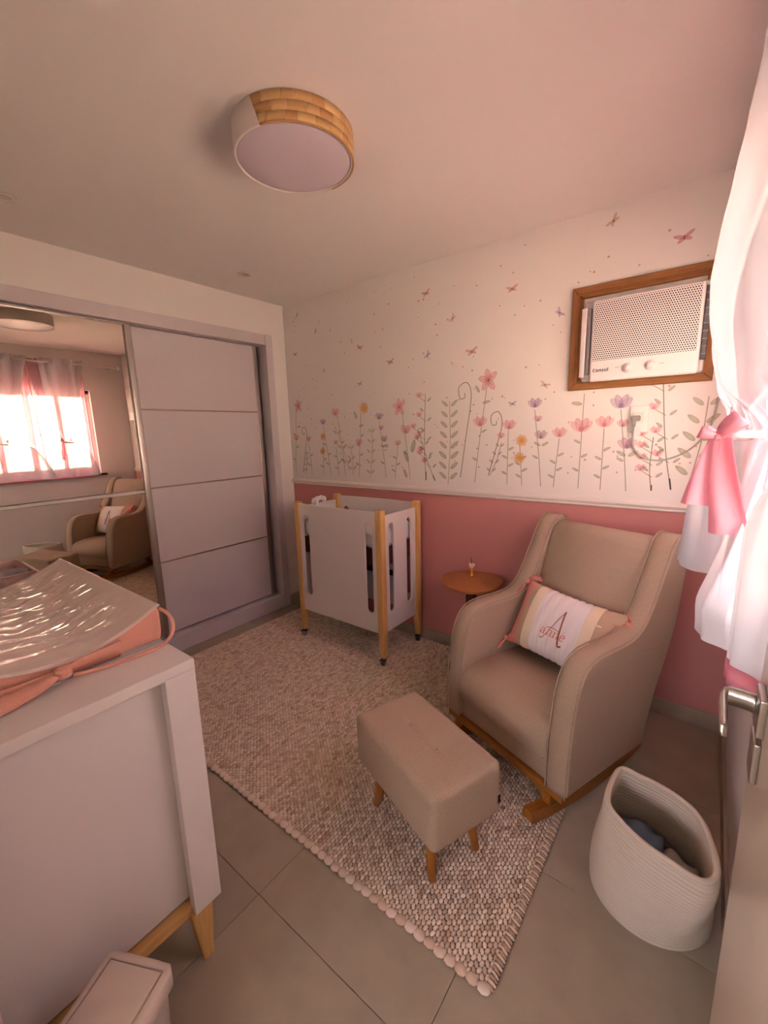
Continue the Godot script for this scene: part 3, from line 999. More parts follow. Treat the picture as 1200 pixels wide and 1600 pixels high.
func armchair() -> void:
	linen = linen_mat()
	var seam_mat := M(150, 126, 106, 0.95)
	var oak := wood("oak", Color(0.60, 0.37, 0.15), Color(0.70, 0.46, 0.20), 2, 0.4)
	var oakx := wood("oak", Color(), Color(), 0, 0.4)
	var t := thing("armchair", "beige linen rocking armchair with high wings and wooden rockers", "armchair", Vector3(2.29, 0.012, 0.91), deg_to_rad(-20.7))
	# local: x to the sitter's left as seen from the front, z forward
	var ctrl := [Vector2(0, 0.135), Vector2(-0.004, 0.30), Vector2(-0.018, 0.44), Vector2(-0.04, 0.55), Vector2(-0.08, 0.625), Vector2(-0.14, 0.657), Vector2(-0.22, 0.663), Vector2(-0.31, 0.662), Vector2(-0.39, 0.668), Vector2(-0.45, 0.695), Vector2(-0.50, 0.75), Vector2(-0.545, 0.83), Vector2(-0.60, 0.93), Vector2(-0.64, 1.0), Vector2(-0.68, 1.032), Vector2(-0.72, 1.032), Vector2(-0.755, 1.005), Vector2(-0.768, 0.94), Vector2(-0.757, 0.80), Vector2(-0.725, 0.64), Vector2(-0.67, 0.50), Vector2(-0.60, 0.36), Vector2(-0.55, 0.22), Vector2(-0.53, 0.135)]
	var prof := curve(ctrl, 92)
	var toz := Basis(Vector3(0, 0, 1), Vector3.UP, Vector3(-1, 0, 0))
	for s in [-1, 1]:
		var ax: float = s * 0.287 - 0.018
		var st := begin()
		prism(st, prof, 0.092, 0.012, Transform3D(toz, Vector3(ax, 0, 0)), no_call, true)
		var side := part("wing_arm", done(st), linen, t)
		for e in [-1, 1]:
			st = begin()
			var pts := []
			for i in range(0, 72):
				var p: Vector2 = prof[i]
				var n2: Vector2 = (prof[i + 1] - prof[maxi(i - 1, 0)]).normalized().orthogonal()
				pts.append(Vector3(ax + e * 0.0425, p.y - n2.y * -0.001, p.x))
			tube(st, pts, 0.0030, 6)
			part("piping", done(st), linen, side)
	# seat
	var stw := begin()
	var sp := curve([Vector2(-0.50, 0.23), Vector2(-0.25, 0.225), Vector2(-0.02, 0.236), Vector2(0.010, 0.262), Vector2(0.016, 0.305), Vector2(0.006, 0.345), Vector2(-0.025, 0.378), Vector2(-0.09, 0.397), Vector2(-0.20, 0.402), Vector2(-0.35, 0.392), Vector2(-0.50, 0.38)], 40)
	prism(stw, sp, 0.482, 0.016, Transform3D(toz, Vector3(-0.018, 0, 0)), no_call, true)
	part("seat_cushion", done(stw), linen, t)
	stw = begin()
	rbox(stw, Vector3(-0.018, 0.195, -0.262), Vector3(0.488, 0.114, 0.49), 0.010, 2)
	part("seat_frame", done(stw), linen, t)
	# back
	stw = begin()
	var bp := curve([Vector2(-0.46, 0.20), Vector2(-0.455, 0.36), Vector2(-0.48, 0.52), Vector2(-0.53, 0.70), Vector2(-0.585, 0.87), Vector2(-0.622, 0.965), Vector2(-0.65, 1.0), Vector2(-0.69, 1.012), Vector2(-0.73, 1.0), Vector2(-0.75, 0.96), Vector2(-0.74, 0.80), Vector2(-0.705, 0.62), Vector2(-0.64, 0.44), Vector2(-0.56, 0.25), Vector2(-0.53, 0.14)], 48)
	prism(stw, bp, 0.484, 0.016, Transform3D(toz, Vector3(-0.018, 0, 0)), no_call, true)
	part("back_cushion", done(stw), linen, t)
	# wooden base
	part("base_rail", boxm(Vector3(-0.018, 0.122, -0.015), Vector3(0.64, 0.030, 0.03), 0.005, 2), oakx, t)
	part("base_rail", boxm(Vector3(-0.018, 0.122, -0.50), Vector3(0.60, 0.030, 0.03), 0.005, 2), oakx, t)
	for s in [-1, 1]:
		var ax: float = s * 0.255 - 0.018
		var lo := []
		var hi := []
		for i in 25:
			var z := lerpf(0.105, -0.64, i / 24.0)
			var y := 0.055 * pow((z + 0.30) / 0.42, 2.0)
			lo.append(Vector2(z, y))
			hi.append(Vector2(z, y + 0.040))
		hi.reverse()
		var st := begin()
		prism(st, lo + hi, 0.040, 0.005, Transform3D(toz, Vector3(ax, 0, 0)))
		var rk := part("rocker", done(st), oak, t)
		for zz in [-0.02, -0.50]:
			st = begin()
			var br := [Vector2(zz - 0.032, 0.03), Vector2(zz + 0.032, 0.03), Vector2(zz + 0.022, 0.08), Vector2(zz + 0.02, 0.108), Vector2(zz - 0.02, 0.108), Vector2(zz - 0.022, 0.08)]
			prism(st, br, 0.034, 0.003, Transform3D(toz, Vector3(ax, 0, 0)))
			part("bracket", done(st), oak, rk)
	for s in [-1, 1]:
		var st := begin()
		var ax: float = s * 0.20 - 0.018
		prism(st, [Vector2(-0.05, 0.118), Vector2(0.05 if s > 0 else 0.05, 0.118), Vector2(0.05, 0.108), Vector2(0.05 if s > 0 else -0.02, 0.06 if s > 0 else 0.108), Vector2(0.02 if s > 0 else -0.05, 0.095 if s > 0 else 0.06)], 0.028, 0.002, Transform3D(Basis(), Vector3(ax, 0, -0.015)))
		part("corner_brace", done(st), oak, t)

func ottoman() -> void:
	var oak := wood("oak", Color(), Color(), 1, 0.4)
	var t := thing("ottoman", "low beige linen footstool with tufted top and four splayed wooden legs", "footstool", Vector3(2.146, 0.012, 1.300), deg_to_rad(-20.7))
	var dim := [Vector3(-0.075, 0, 0.0), Vector3(0.075, 0, 0.0)]
	var st := begin()
	rbox(st, Vector3(0, 0.288, 0), Vector3(0.50, 0.205, 0.30), 0.024, 4, 22, func(p: Vector3) -> Vector3:
		var q := p
		if p.y > 0.08:
			var f := smoothstep(0.08, 0.10, p.y)
			q.y += f * 0.010 * (1.0 - pow(p.x / 0.25, 2.0)) * (1.0 - pow(p.z / 0.15, 2.0))
			for d in dim:
				var r := Vector2(p.x - d.x, p.z - d.z).length()
				q.y -= f * 0.012 * exp(-r * r / 0.0006)
			q.y -= f * 0.004 * exp(-p.z * p.z / 0.00006) * smoothstep(0.17, 0.10, absf(p.x))
		return q)
	part("seat", done(st), linen, t)
	for d in dim:
		st = begin()
		lathe(st, d + Vector3(0, 0.383, 0), [Vector2(0.0, 0.0), Vector2(0.008, 0.001), Vector2(0.009, 0.004), Vector2(0.005, 0.007), Vector2(0, 0.008)], 12)
		part("button", done(st), linen, t)
	part("tag", boxm(Vector3(0.251, 0.25, -0.135), Vector3(0.002, 0.03, 0.012), 0.0005), M(46, 40, 38, 0.8), t, "small dark fabric tag")
	for sx in [-1, 1]:
		for sz in [-1, 1]:
			st = begin()
			var a := Vector3(sx * 0.178, 0.0, sz * 0.100)
			var b := Vector3(sx * 0.150, 0.19, sz * 0.082)
			tube(st, [a, a + Vector3(0, 0.002, 0), a.lerp(b, 0.5), b], [0.012, 0.0135, 0.018, 0.022], 14)
			part("leg", done(st), oak, t)

# ------------------------------------------------------------------ curtains
func sheer(r: float, g: float, b: float, a: float) -> StandardMaterial3D:
	var m := M(r, g, b, 0.9)
	m.albedo_color.a = a
	m.transparency = BaseMaterial3D.TRANSPARENCY_ALPHA
	m.backlight_enabled = true
	m.backlight = Color(r / 255.0, g / 255.0, b / 255.0) * 0.55
	m.metallic_specular = 0.1
	return m

# how far the near edge of a tied sheer stands into the room, by height
func belly(y: float) -> float:
	var t := [Vector2(1.475, 2.925), Vector2(1.53, 2.912), Vector2(1.61, 2.889), Vector2(1.72, 2.866), Vector2(1.79, 2.862), Vector2(1.87, 2.869), Vector2(1.97, 2.882), Vector2(2.06, 2.893), Vector2(2.17, 2.905), Vector2(2.41, 2.908)]
	for i in t.size() - 1:
		if y <= t[i + 1].x:
			return lerpf(t[i].y, t[i + 1].y, smoothstep(t[i].x, t[i + 1].x, y) * 0.5 + 0.5 * (y - t[i].x) / (t[i + 1].x - t[i].x))
	return 2.908

func tied_panel(zc: float, half: float, seed_f: float, skirt: Array) -> ArrayMesh:
	var st := begin()
	var yt := 2.40
	var ytie := 1.475
	var yb := 1.085
	var foot := curve(skirt, 90)
	grid(st, 90, 64, func(u: float, v: float) -> Vector3:
		# u from the far end to the near end, v from bottom to top
		var around := Vector2(2.958 - 0.042 * cos(u * TAU * 0.62), zc - 0.030 * cos(u * PI) + 0.010 * sin(u * 40.0))
		var p: Vector2
		var y := 0.0
		if v > 0.38:
			var q := (v - 0.38) / 0.62
			y = lerpf(ytie, yt, q)
			var depth := lerpf(0.02, 0.085, pow(q, 0.8))
			var z := zc + (u * 2.0 - 1.0) * lerpf(0.03, half, pow(q, 0.8) if u < 0.5 else pow(q, 0.52))
			var fold := 0.5 - 0.5 * cos(TAU * 4.0 * u + seed_f)
			var x := belly(y) + depth * fold * (0.55 + 0.45 * sin(u * 9.0 + seed_f)) + 0.12 * smoothstep(0.50, 1.0, u) * smoothstep(0.0, 0.16, q)
			x += 0.015 * smoothstep(0.12, 0.0, u)
			p = around.lerp(Vector2(x, z), smoothstep(0.0, 0.12, q))
		else:
			var q := 1.0 - v / 0.38
			y = lerpf(ytie, yb, q) + 0.004 * sin(u * 21.0) * q
			var e := lerpf(pow(q, 0.3), minf(1.0, pow(q / 0.82, 1.5)) - 0.06 * smoothstep(0.85, 1.0, q), clampf(u * 1.6 - 0.2, 0, 1))
			p = around.lerp(foot[int(round(u * 90))], e)
			p.x += 0.004 * sin(u * 60.0) * e
		return Vector3(p.x, y, p.y))
	return done(st)

func bow_parts(o: Node3D, mat: Material, s: float, dirs: Array) -> void:
	# loops and a knot about the node's origin; each loop reaches along its own direction
	for d in dirs:
		var dir: Vector3 = d
		var ln := dir.length()
		var across := dir.normalized().cross(Vector3(0.35, 0, -0.94)).normalized()
		var out := dir.normalized().cross(across).normalized()
		var st := begin()
		var pts := []
		var ws := []
		for i in 21:
			var a := TAU * i / 20.0
			pts.append(dir * 0.5 * (1.0 - cos(a)) + out * ln * 0.22 * sin(a) * (0.4 + 0.6 * sin(a * 0.5)))
			ws.append(ln * (0.20 + 0.55 * pow(sin(PI * i / 20.0), 1.5)))
		band(st, pts, ws, across, 0.0022)
		part("loop", done(st), mat, o)
	var kt := begin()
	rbox(kt, Vector3.ZERO, Vector3(0.30, 0.30, 0.34) * s, 0.1 * s, 3, 3, func(p: Vector3) -> Vector3:
		return p * (1.0 + 0.06 * sin(p.y * 900.0)))
	part("knot", done(kt), mat, o)

func tail_mesh(a: Vector3, b0: Vector3, b1: Vector3, w0: float, side: Vector3) -> ArrayMesh:
	# ribbon tail from the knot at a to the edge b0-b1
	var st := begin()
	var nrm := side.cross(Vector3.UP).normalized()
	for f in [1, -1]:
		grid(st, 10, 16, func(u: float, v: float) -> Vector3:
			var uu := u if f > 0 else 1.0 - u
			var e := pow(1.0 - v, 0.6)
			var top := a + side.normalized() * w0 * (uu - 0.5)
			var p := top.lerp(b0.lerp(b1, uu), 1.0 - v)
			p += nrm * 0.010 * sin(uu * 5.0 + v * 2.0) * e
			return p + nrm * 0.0008 * f, 3)
	return done(st)

func curtains() -> void:
	var white := sheer(226, 223, 229, 0.80)
	white.backlight = Color(0.30, 0.30, 0.31)
	var pinks := sheer(240, 148, 168, 0.38)
	pinks.backlight = Color(0.95, 0.55, 0.65)
	var rib := M(230, 158, 176, 0.6)
	rib.backlight_enabled = true
	rib.backlight = Color(0.75, 0.42, 0.48)
	# rod
	var rod := thing("curtain_rod", "thin white curtain rod with bracket near the ceiling above the window", "curtain rod")
	var wm := M(232, 224, 216, 0.4)
	var st := begin()
	tube(st, [Vector3(2.938, 2.352, 0.10), Vector3(2.938, 2.352, 1.0), Vector3(2.938, 2.352, 2.0)], 0.011, 14)
	part("pole", done(st), wm, rod)
	for z in [0.10, 2.0]:
		st = begin()
		lathe(st, Vector3(2.938, 2.352, z), [Vector2(0, -0.02), Vector2(0.014, -0.018), Vector2(0.02, -0.006), Vector2(0.02, 0.006), Vector2(0.014, 0.018), Vector2(0, 0.02)], 18, Basis(Vector3.RIGHT, PI / 2))
		part("finial", done(st), wm, rod)
	for z in [0.17, 1.9]:
		st = begin()
		tube(st, [Vector3(3.06, 2.335, z), Vector3(2.98, 2.335, z), Vector3(2.938, 2.337, z)], 0.007, 10)
		rbox(st, Vector3(3.056, 2.335, z), Vector3(0.01, 0.06, 0.03), 0.003)
		part("bracket", done(st), wm, rod)
	# sheers
	var defs := [
		[0.735, 0.265, 0.6, [Vector2(2.93, 0.45), Vector2(2.90, 0.47), Vector2(2.915, 0.56), Vector2(2.93, 0.66), Vector2(2.905, 0.76), Vector2(2.935, 0.86), Vector2(2.915, 0.93), Vector2(2.95, 0.96)], "white sheer curtain panel tied with a bow, farther from the door"],
		[1.300, 0.305, 0.0, [Vector2(2.885, 0.945), Vector2(2.840, 0.915), Vector2(2.872, 0.985), Vector2(2.925, 1.03), Vector2(2.935, 1.20), Vector2(2.905, 1.38), Vector2(2.905, 1.49), Vector2(2.943, 1.515), Vector2(2.982, 1.49), Vector2(3.005, 1.44)], "white sheer curtain panel tied with a pink bow, in front at right edge"]]
	for d in defs:
		var t := thing("sheer_curtain", d[4], "curtain", Vector3.ZERO, 0.0, "tied white sheers at the window")
		part("cloth", tied_panel(d[0], d[1], d[2], d[3]), white, t)
		for i in 4:
			var z: float = d[0] - d[1] + (i + 0.5) * d[1] * 0.5
			st = begin()
			lathe(st, Vector3(2.938, 2.352, z), [Vector2(0.016, -0.003), Vector2(0.022, -0.003), Vector2(0.024, 0.0), Vector2(0.022, 0.003), Vector2(0.016, 0.003), Vector2(0.015, 0.0), Vector2(0.016, -0.003)], 18, Basis(Vector3.RIGHT, PI / 2))
			part("eyelet", done(st), metal(220, 214, 206, 0.3), t)
	# pink lining sheets hanging straight behind
	var backs := [
		["pink lining sheet hanging straight behind the curtain, far half of window", 0.47, 0.975, 0.0],
		["pink lining sheet hanging straight behind the curtain, near half of window", 0.99, 1.44, -0.05]]
	for d in backs:
		var t := thing("curtain_lining", d[0], "curtain", Vector3.ZERO, 0.0, "pink linings at the window")
		st = begin()
		var fz := func(u: float, v: float) -> Vector3:
			var z0: float = d[1] + d[3] * (1.0 - v)
			var y := lerpf(1.065, 2.385, v)
			return Vector3(3.012 + 0.010 * sin(u * 26.0 + v * 1.5) - 0.022 * (1.0 - v), y, lerpf(d[2], z0, u))
		grid(st, 70, 24, fz)
		part("cloth", done(st), pinks, t)
		st = begin()
		var e := []
		for i in 25:
			e.append(fz.call(1.0, 1.0 - i / 24.0))
		tube(st, e, 0.005, 6)
		part("edge_piping", done(st), rib, t)
		st = begin()
		e = []
		var sd := []
		for i in 71:
			e.append(fz.call(i / 70.0, 0.0) + Vector3(0, 0.008, 0))
		band(st, e, 0.018, Vector3.UP, 0.003)
		part("hem", done(st), rib, t)
	# near loose panel with a pink hem
	var np := thing("loose_curtain", "loose white sheer panel with pink hem beside the door edge", "curtain")
	st = begin()
	var pf := func(u: float, v: float) -> Vector3:
		var y := lerpf(1.095, 2.38, v)
		var x := 2.950
		if y > 1.33:
			x = lerpf(2.952, 3.004, smoothstep(1.33, 1.49, y))
			x = lerpf(x, 2.948, smoothstep(1.50, 1.57, y))
		x = lerpf(x, 2.93, smoothstep(1.7, 2.3, y))
		return Vector3(x + 0.06 * u * u + 0.004 * sin(u * 12.0), y, lerpf(1.572, 1.645, u))
	grid(st, 16, 90, pf)
	var lc := sheer(222, 218, 224, 0.88)
	lc.backlight = Color(0.45, 0.43, 0.45)
	part("cloth", done(st), lc, np)
	st = begin()
	var hb := []
	for i in 17:
		hb.append(pf.call(i / 16.0, 0.0) + Vector3(0, -0.014, 0))
	band(st, hb, 0.036, Vector3.UP, 0.003)
	part("hem", done(st), rib, np)
	# bows
	var k := 0
	for d in [[Vector3(2.905, 1.473, 0.79), "pink ribbon bow tying the farther curtain panel by the corner"], [Vector3(2.904, 1.473, 1.385), "large pink ribbon bow with long tails tying the nearer curtain panel"]]:
		var at: Vector3 = d[0]
		var b := thing("ribbon_bow", d[1], "bow", at, 0.0, "pink bows on the curtains")
		var side := Vector3(0.86, 0.25, 0.5)
		bow_parts(b, rib, 0.044, [Vector3(-0.030, 0.010, 0.004), Vector3(0.032, 0.036, 0.012)])
		side = Vector3(0.9, 0, 0.42)
		part("tail", tail_mesh(Vector3(-0.004, -0.004, -0.002), Vector3(-0.050, -0.136, 0.0), Vector3(-0.003, -0.140, 0.012), 0.022, side), rib, b)
		part("tail", tail_mesh(Vector3(0.008, -0.002, 0.006), Vector3(0.002, -0.194, 0.006), Vector3(0.061, -0.190, 0.026), 0.03, side), rib, b)
		var w := begin()
		var ring := []
		for i in 17:
			var a := TAU * i / 16.0
			ring.append(Vector3(0.038 + 0.036 * cos(a), 0.004 * sin(a), -0.06 + 0.056 * sin(a)))
		band(w, ring, 0.014, Vector3.UP, 0.003)
		part("tie", done(w), M(238, 232, 234, 0.7), b, "white tie round the gathered cloth")

# ------------------------------------------------------------------ air conditioner
func dots_texture() -> ImageTexture:
	var n := 512
	var im := Image.create(n, n, false, Image.FORMAT_RGB8)
	im.fill(Color(0.93, 0.88, 0.87))
	var c := 16
	for gy in range(0, 37):
		for gx in range(-1, 33):
			var cx := gx * 16.0 + (8.0 if gy % 2 else 0.0)
			var cy := gy * 14.22
			for y in range(int(cy) - 6, int(cy) + 7):
				for x in range(int(cx) - 6, int(cx) + 7):
					var d := Vector2(x - cx, y - cy).length()
					if d < 5.5:
						var q := Vector2i(posmod(x, n), posmod(y, n))
						im.set_pixel(q.x, q.y, im.get_pixel(q.x, q.y).lerp(Color(0.20, 0.19, 0.21), clampf(5.5 - d, 0, 1)))
	return ImageTexture.create_from_image(im)

func air_conditioner() -> void:
	var brown := wood("stained", Color(0.53, 0.34, 0.18), Color(0.63, 0.42, 0.24), 0, 0.5)
	var browny := wood("stained", Color(), Color(), 1, 0.5)
	var fr := thing("wooden_frame", "brown stained wooden frame around the air conditioner on the wall", "frame")
	var xa := 2.257
	var xb := 2.866
	var ya := 1.686
	var yb := 2.186
	var w := 0.055
	# moulded boards with mitred corners
	for k in 4:
		var horiz := k < 2
		var p := []
		var st := begin()
		var a: float
		var b: float
		if horiz:
			var y := ya if k == 0 else yb
			var s := 1.0 if k == 0 else -1.0
			p = [Vector2(xa, y), Vector2(xb, y), Vector2(xb - w, y + s * w), Vector2(xa + w, y + s * w)]
		else:
			var x := xa if k == 2 else xb
			var s := 1.0 if k == 2 else -1.0
			p = [Vector2(x, yb), Vector2(x, ya), Vector2(x + s * w, ya + w), Vector2(x + s * w, yb - w)]
		var area := 0.0
		for i in 4:
			area += (p[i] as Vector2).cross(p[(i + 1) % 4])
		if area < 0:
			p.reverse()
		prism(st, p, 0.022, 0.004, Transform3D(Basis(), Vector3(0, 0, 0.011)))
		var bd := part("board", done(st), brown if horiz else browny, fr)
		st = begin()
		if horiz:
			var y2 := ya + w * 0.68 if k == 0 else yb - w * 0.68
			rbox(st, Vector3((xa + xb) / 2, y2, 0.024), Vector3(xb - xa - 2 * w * 0.6, 0.010, 0.008), 0.003, 2)
		else:
			var x2 := xa + w * 0.68 if k == 2 else xb - w * 0.68
			rbox(st, Vector3(x2, (ya + yb) / 2, 0.024), Vector3(0.010, yb - ya - 2 * w * 0.6, 0.008), 0.003, 2)
		part("bead", done(st), brown if horiz else browny, bd)

	var t := thing("air_conditioner", "white window air conditioner with perforated front and two round dials", "air conditioner")
	var plastic := M(236, 222, 220, 0.45)
	var shade := M(206, 196, 194, 0.5)
	part("body", boxm(Vector3(2.578, 1.912, 0.030), Vector3(0.500, 0.380, 0.056), 0.010, 3), shade, t)
	# front cover, bowed slightly
	var st := begin()
	rbox(st, Vector3(2.592, 1.905, 0.078), Vector3(0.440, 0.378, 0.03), 0.012, 3, 10, func(p: Vector3) -> Vector3:
		return p + Vector3(0, 0, 0.004 * (1.0 - pow(p.x / 0.22, 2.0)) if p.z > 0 else 0.0))
	var cover := part("front_cover", done(st), plastic, t)
	st = begin()
	grid(st, 12, 2, func(u: float, v: float) -> Vector3:
		var x := lerpf(2.384, 2.800, u)
		return Vector3(x, lerpf(1.812, 2.082, v), 0.0942 + 0.004 * (1.0 - pow((x - 2.592) / 0.22, 2.0))))
	var dm := M(255, 255, 255, 0.5)
	dm.albedo_texture = dots_texture()
	dm.uv1_scale = Vector3(1.375, 0.78, 1)
	part("perforated_grille", done(st), dm, cover, "panel of small round holes")
	for d in [[2.539, 1.767], [2.632, 1.769]]:
		st = begin()
		var turn := Basis(Vector3.RIGHT, PI / 2)
		lathe(st, Vector3(d[0], d[1], 0.094), [Vector2(0, 0), Vector2(0.0235, 0), Vector2(0.0235, 0.004), Vector2(0.021, 0.006), Vector2(0.0185, 0.005), Vector2(0.0185, 0.012), Vector2(0.0165, 0.0145), Vector2(0, 0.0145)], 28, turn)
		var kn := part("dial", done(st), M(214, 206, 204, 0.4), t)
		st = begin()
		lathe(st, Vector3(d[0], d[1], 0.1085), [Vector2(0, 0), Vector2(0.0115, 0), Vector2(0.011, 0.0014), Vector2(0, 0.0016)], 24, turn)
		part("dial_cap", done(st), plastic, kn)
		st = begin()
		rbox(st, Vector3(d[0], d[1] + 0.0145, 0.1088), Vector3(0.002, 0.005, 0.001), 0.0003)
		part("pointer", done(st), M(90, 84, 84, 0.5), kn)
	# side louvre on the right with vanes
	part("louver_recess", boxm(Vector3(2.824, 1.925, 0.060), Vector3(0.020, 0.30, 0.03), 0.003), M(96, 92, 94, 0.6), t)
	for i in 9:
		part("vane", boxm(Vector3(2.824, 1.80 + i * 0.031, 0.077), Vector3(0.018, 0.004, 0.016), 0.001, 1, Basis(Vector3.RIGHT, 0.5)), M(150, 145, 146, 0.5), t)
	# open flap on the left
	part("flap", boxm(Vector3(2.334, 1.905, 0.080), Vector3(0.024, 0.325, 0.006), 0.002, 2, Basis(Vector3.UP, -0.25)), plastic, t)
	part("flap_inner", boxm(Vector3(2.358, 1.91, 0.066), Vector3(0.014, 0.31, 0.02), 0.002), M(150, 143, 143, 0.5), t)
	var tx := part("lettering", letters("Consul", "Droid Sans", 0.021, 0.0006, 700), M(40, 38, 42, 0.5), t, "dark maker's lettering")
	tx.position = Vector3(2.424, 1.768, 0.0955)
	tx.scale = Vector3(1.05, 1.0, 1.0)
	for q in [[2.495, 1.773, 0.016], [2.585, 1.768, 0.010], [2.672, 1.772, 0.03], [2.52, 1.800, 0.012]]:
		part("dial_mark", boxm(Vector3(q[0], q[1], 0.0962), Vector3(q[2], 0.0025, 0.0006), 0.0002), M(150, 140, 140, 0.6), t)

	# socket and its cord
	var so := thing("wall_socket", "white wall socket plate below the air conditioner", "socket")
	part("plate", boxm(Vector3(2.594, 1.528, 0.005), Vector3(0.082, 0.128, 0.010), 0.004, 2), M(238, 226, 218, 0.4), so)
	part("insert", boxm(Vector3(2.590, 1.535, 0.011), Vector3(0.046, 0.052, 0.006), 0.002), M(226, 214, 206, 0.4), so)
	var cd := thing("power_cord", "grey power cord with plug looping from the socket below the air conditioner", "cord")
	var grey := M(150, 142, 136, 0.5)
	st = begin()
	tube(st, curve([Vector3(2.578, 1.505, 0.030), Vector3(2.576, 1.44, 0.020), Vector3(2.580, 1.395, 0.012), Vector3(2.605, 1.355, 0.010), Vector3(2.645, 1.334, 0.009), Vector3(2.70, 1.328, 0.009), Vector3(2.75, 1.343, 0.009), Vector3(2.80, 1.372, 0.009), Vector3(2.845, 1.42, 0.010), Vector3(2.885, 1.51, 0.012), Vector3(2.90, 1.66, 0.012), Vector3(2.893, 1.75, 0.012)], 60), 0.0038, 8)
	part("cable", done(st), M(178, 168, 160, 0.5), cd)
	st = begin()
	rbox(st, Vector3(2.584, 1.532, 0.026), Vector3(0.038, 0.026, 0.026), 0.007, 3)
	rbox(st, Vector3(2.578, 1.508, 0.030), Vector3(0.012, 0.03, 0.012), 0.004, 2)
	part("plug", done(st), grey, cd)
	part("tag", boxm(Vector3(2.590, 1.470, 0.022), Vector3(0.034, 0.034, 0.002), 0.0005), M(230, 222, 216, 0.6), cd, "white paper tag")

# ------------------------------------------------------------------ ceiling lights
func ceiling_lights() -> void:
	var c := Vector3(1.638, 0, 1.295)
	var t := thing("ceiling_lamp", "round flat ceiling lamp with white rim half clad in wood blocks", "lamp", Vector3.ZERO)
	var rim := M(232, 218, 210, 0.55)
	var st := begin()
	lathe(st, c, [Vector2(0.0, 2.525), Vector2(0.205, 2.525), Vector2(0.205, 2.438), Vector2(0.2035, 2.4365), Vector2(0.196, 2.4365), Vector2(0.195, 2.442), Vector2(0.0, 2.442)].map(func(q): return q), 96)
	part("rim", done(st), rim, t)
	st = begin()
	lathe(st, c, [Vector2(0.0, 2.4372), Vector2(0.10, 2.4374), Vector2(0.190, 2.4382), Vector2(0.1945, 2.441), Vector2(0.1945, 2.444)], 96)
	part("diffuser", done(st), M(216, 198, 206, 0.35), t)
	# wooden half ring of staggered blocks
	var tones := [Color(0.83, 0.64, 0.41), Color(0.87, 0.69, 0.46), Color(0.79, 0.58, 0.36), Color(0.85, 0.66, 0.43)]
	var mats := []
	for k in 4:
		var m := M(255, 255, 255, 0.5)
		m.albedo_texture = noise_tex(0.02, tones[k].darkened(0.06), tones[k].lightened(0.06), 128, 3, 80 + k)
		mats.append(tri_scale(m, Vector3(6, 40, 6)))
	for row in 3:
		var y0 := 2.438 + row * 0.0283
		var a := -95.0
		var i := 0
		var off := [0.0, 7.0, 3.0]
		# slanted ends: the band grows towards the ceiling at one end
		var a_end: float = 72.0 + 2.95 * row
		while a < a_end - 0.5:
			var step: float = [13.0, 17.0, 11.0, 15.0][(i * 3 + row * 2) % 4]
			if i == 0:
				step = 6.0 + off[row]
			var b := minf(a + step, a_end)
			if a_end - b < 4.0:
				b = a_end
			var last := b == a_end
			var s2 := begin()
			var aa := deg_to_rad(a + 0.12)
			var bb := deg_to_rad(b - 0.12)
			var r0 := 0.2052
			var r1 := 0.2064
			grid(s2, 8, 3, func(u: float, v: float) -> Vector3:
				var q := lerpf(aa, bb, 1.0 - u)
				var j := int(round(v * 3))
				if last:
					q += deg_to_rad(2.95) * (1.0 - u) * [0.0, 0.0, 1.0, 1.0][j]
				var rr: float = [r0, r1, r1, r0][j]
				var yy: float = [y0 + 0.0002, y0 + 0.0003, y0 + 0.0278, y0 + 0.0279][j]
				return Vector3(c.x + cos(q) * rr, yy, c.z + sin(q) * rr))
			part("wood_block", done(s2), mats[(i * 5 + row * 3) % 4], t)
			a = b
			i += 1
	# wooden lip under the block band
	st = begin()
	var lip := []
	for k in 49:
		var q := deg_to_rad(lerpf(-95.0, 72.0, k / 48.0))
		lip.append(Vector3(c.x + cos(q) * 0.2045, 2.4375, c.z + sin(q) * 0.2045))
	band(st, lip, 0.003, Vector3.UP, 0.007)
	part("wood_lip", done(st), mats[2], t)
	var k2 := 0
	for p in [[Vector3(0.384, 2.525, 0.618), "small round recessed ceiling spotlight near the flowered wall"], [Vector3(0.404, 2.525, 1.826), "small round recessed ceiling spotlight at the left edge of the photo"]]:
		var s := thing("ceiling_spotlight", p[1], "spotlight", p[0], 0.0, "recessed ceiling spotlights")
		st = begin()
		lathe(st, Vector3.ZERO, [Vector2(0.026, 0.0), Vector2(0.046, 0.0), Vector2(0.045, -0.004), Vector2(0.036, -0.006), Vector2(0.028, -0.003), Vector2(0.026, 0.0)], 40)
		part("trim_ring", done(st), M(226, 210, 200, 0.4), s)
		st = begin()
		lathe(st, Vector3(0, 0, 0), [Vector2(0.026, -0.001), Vector2(0.020, -0.0004), Vector2(0.0, -0.0004)], 30)
		part("lens", done(st), M(206, 192, 186, 0.2), s)

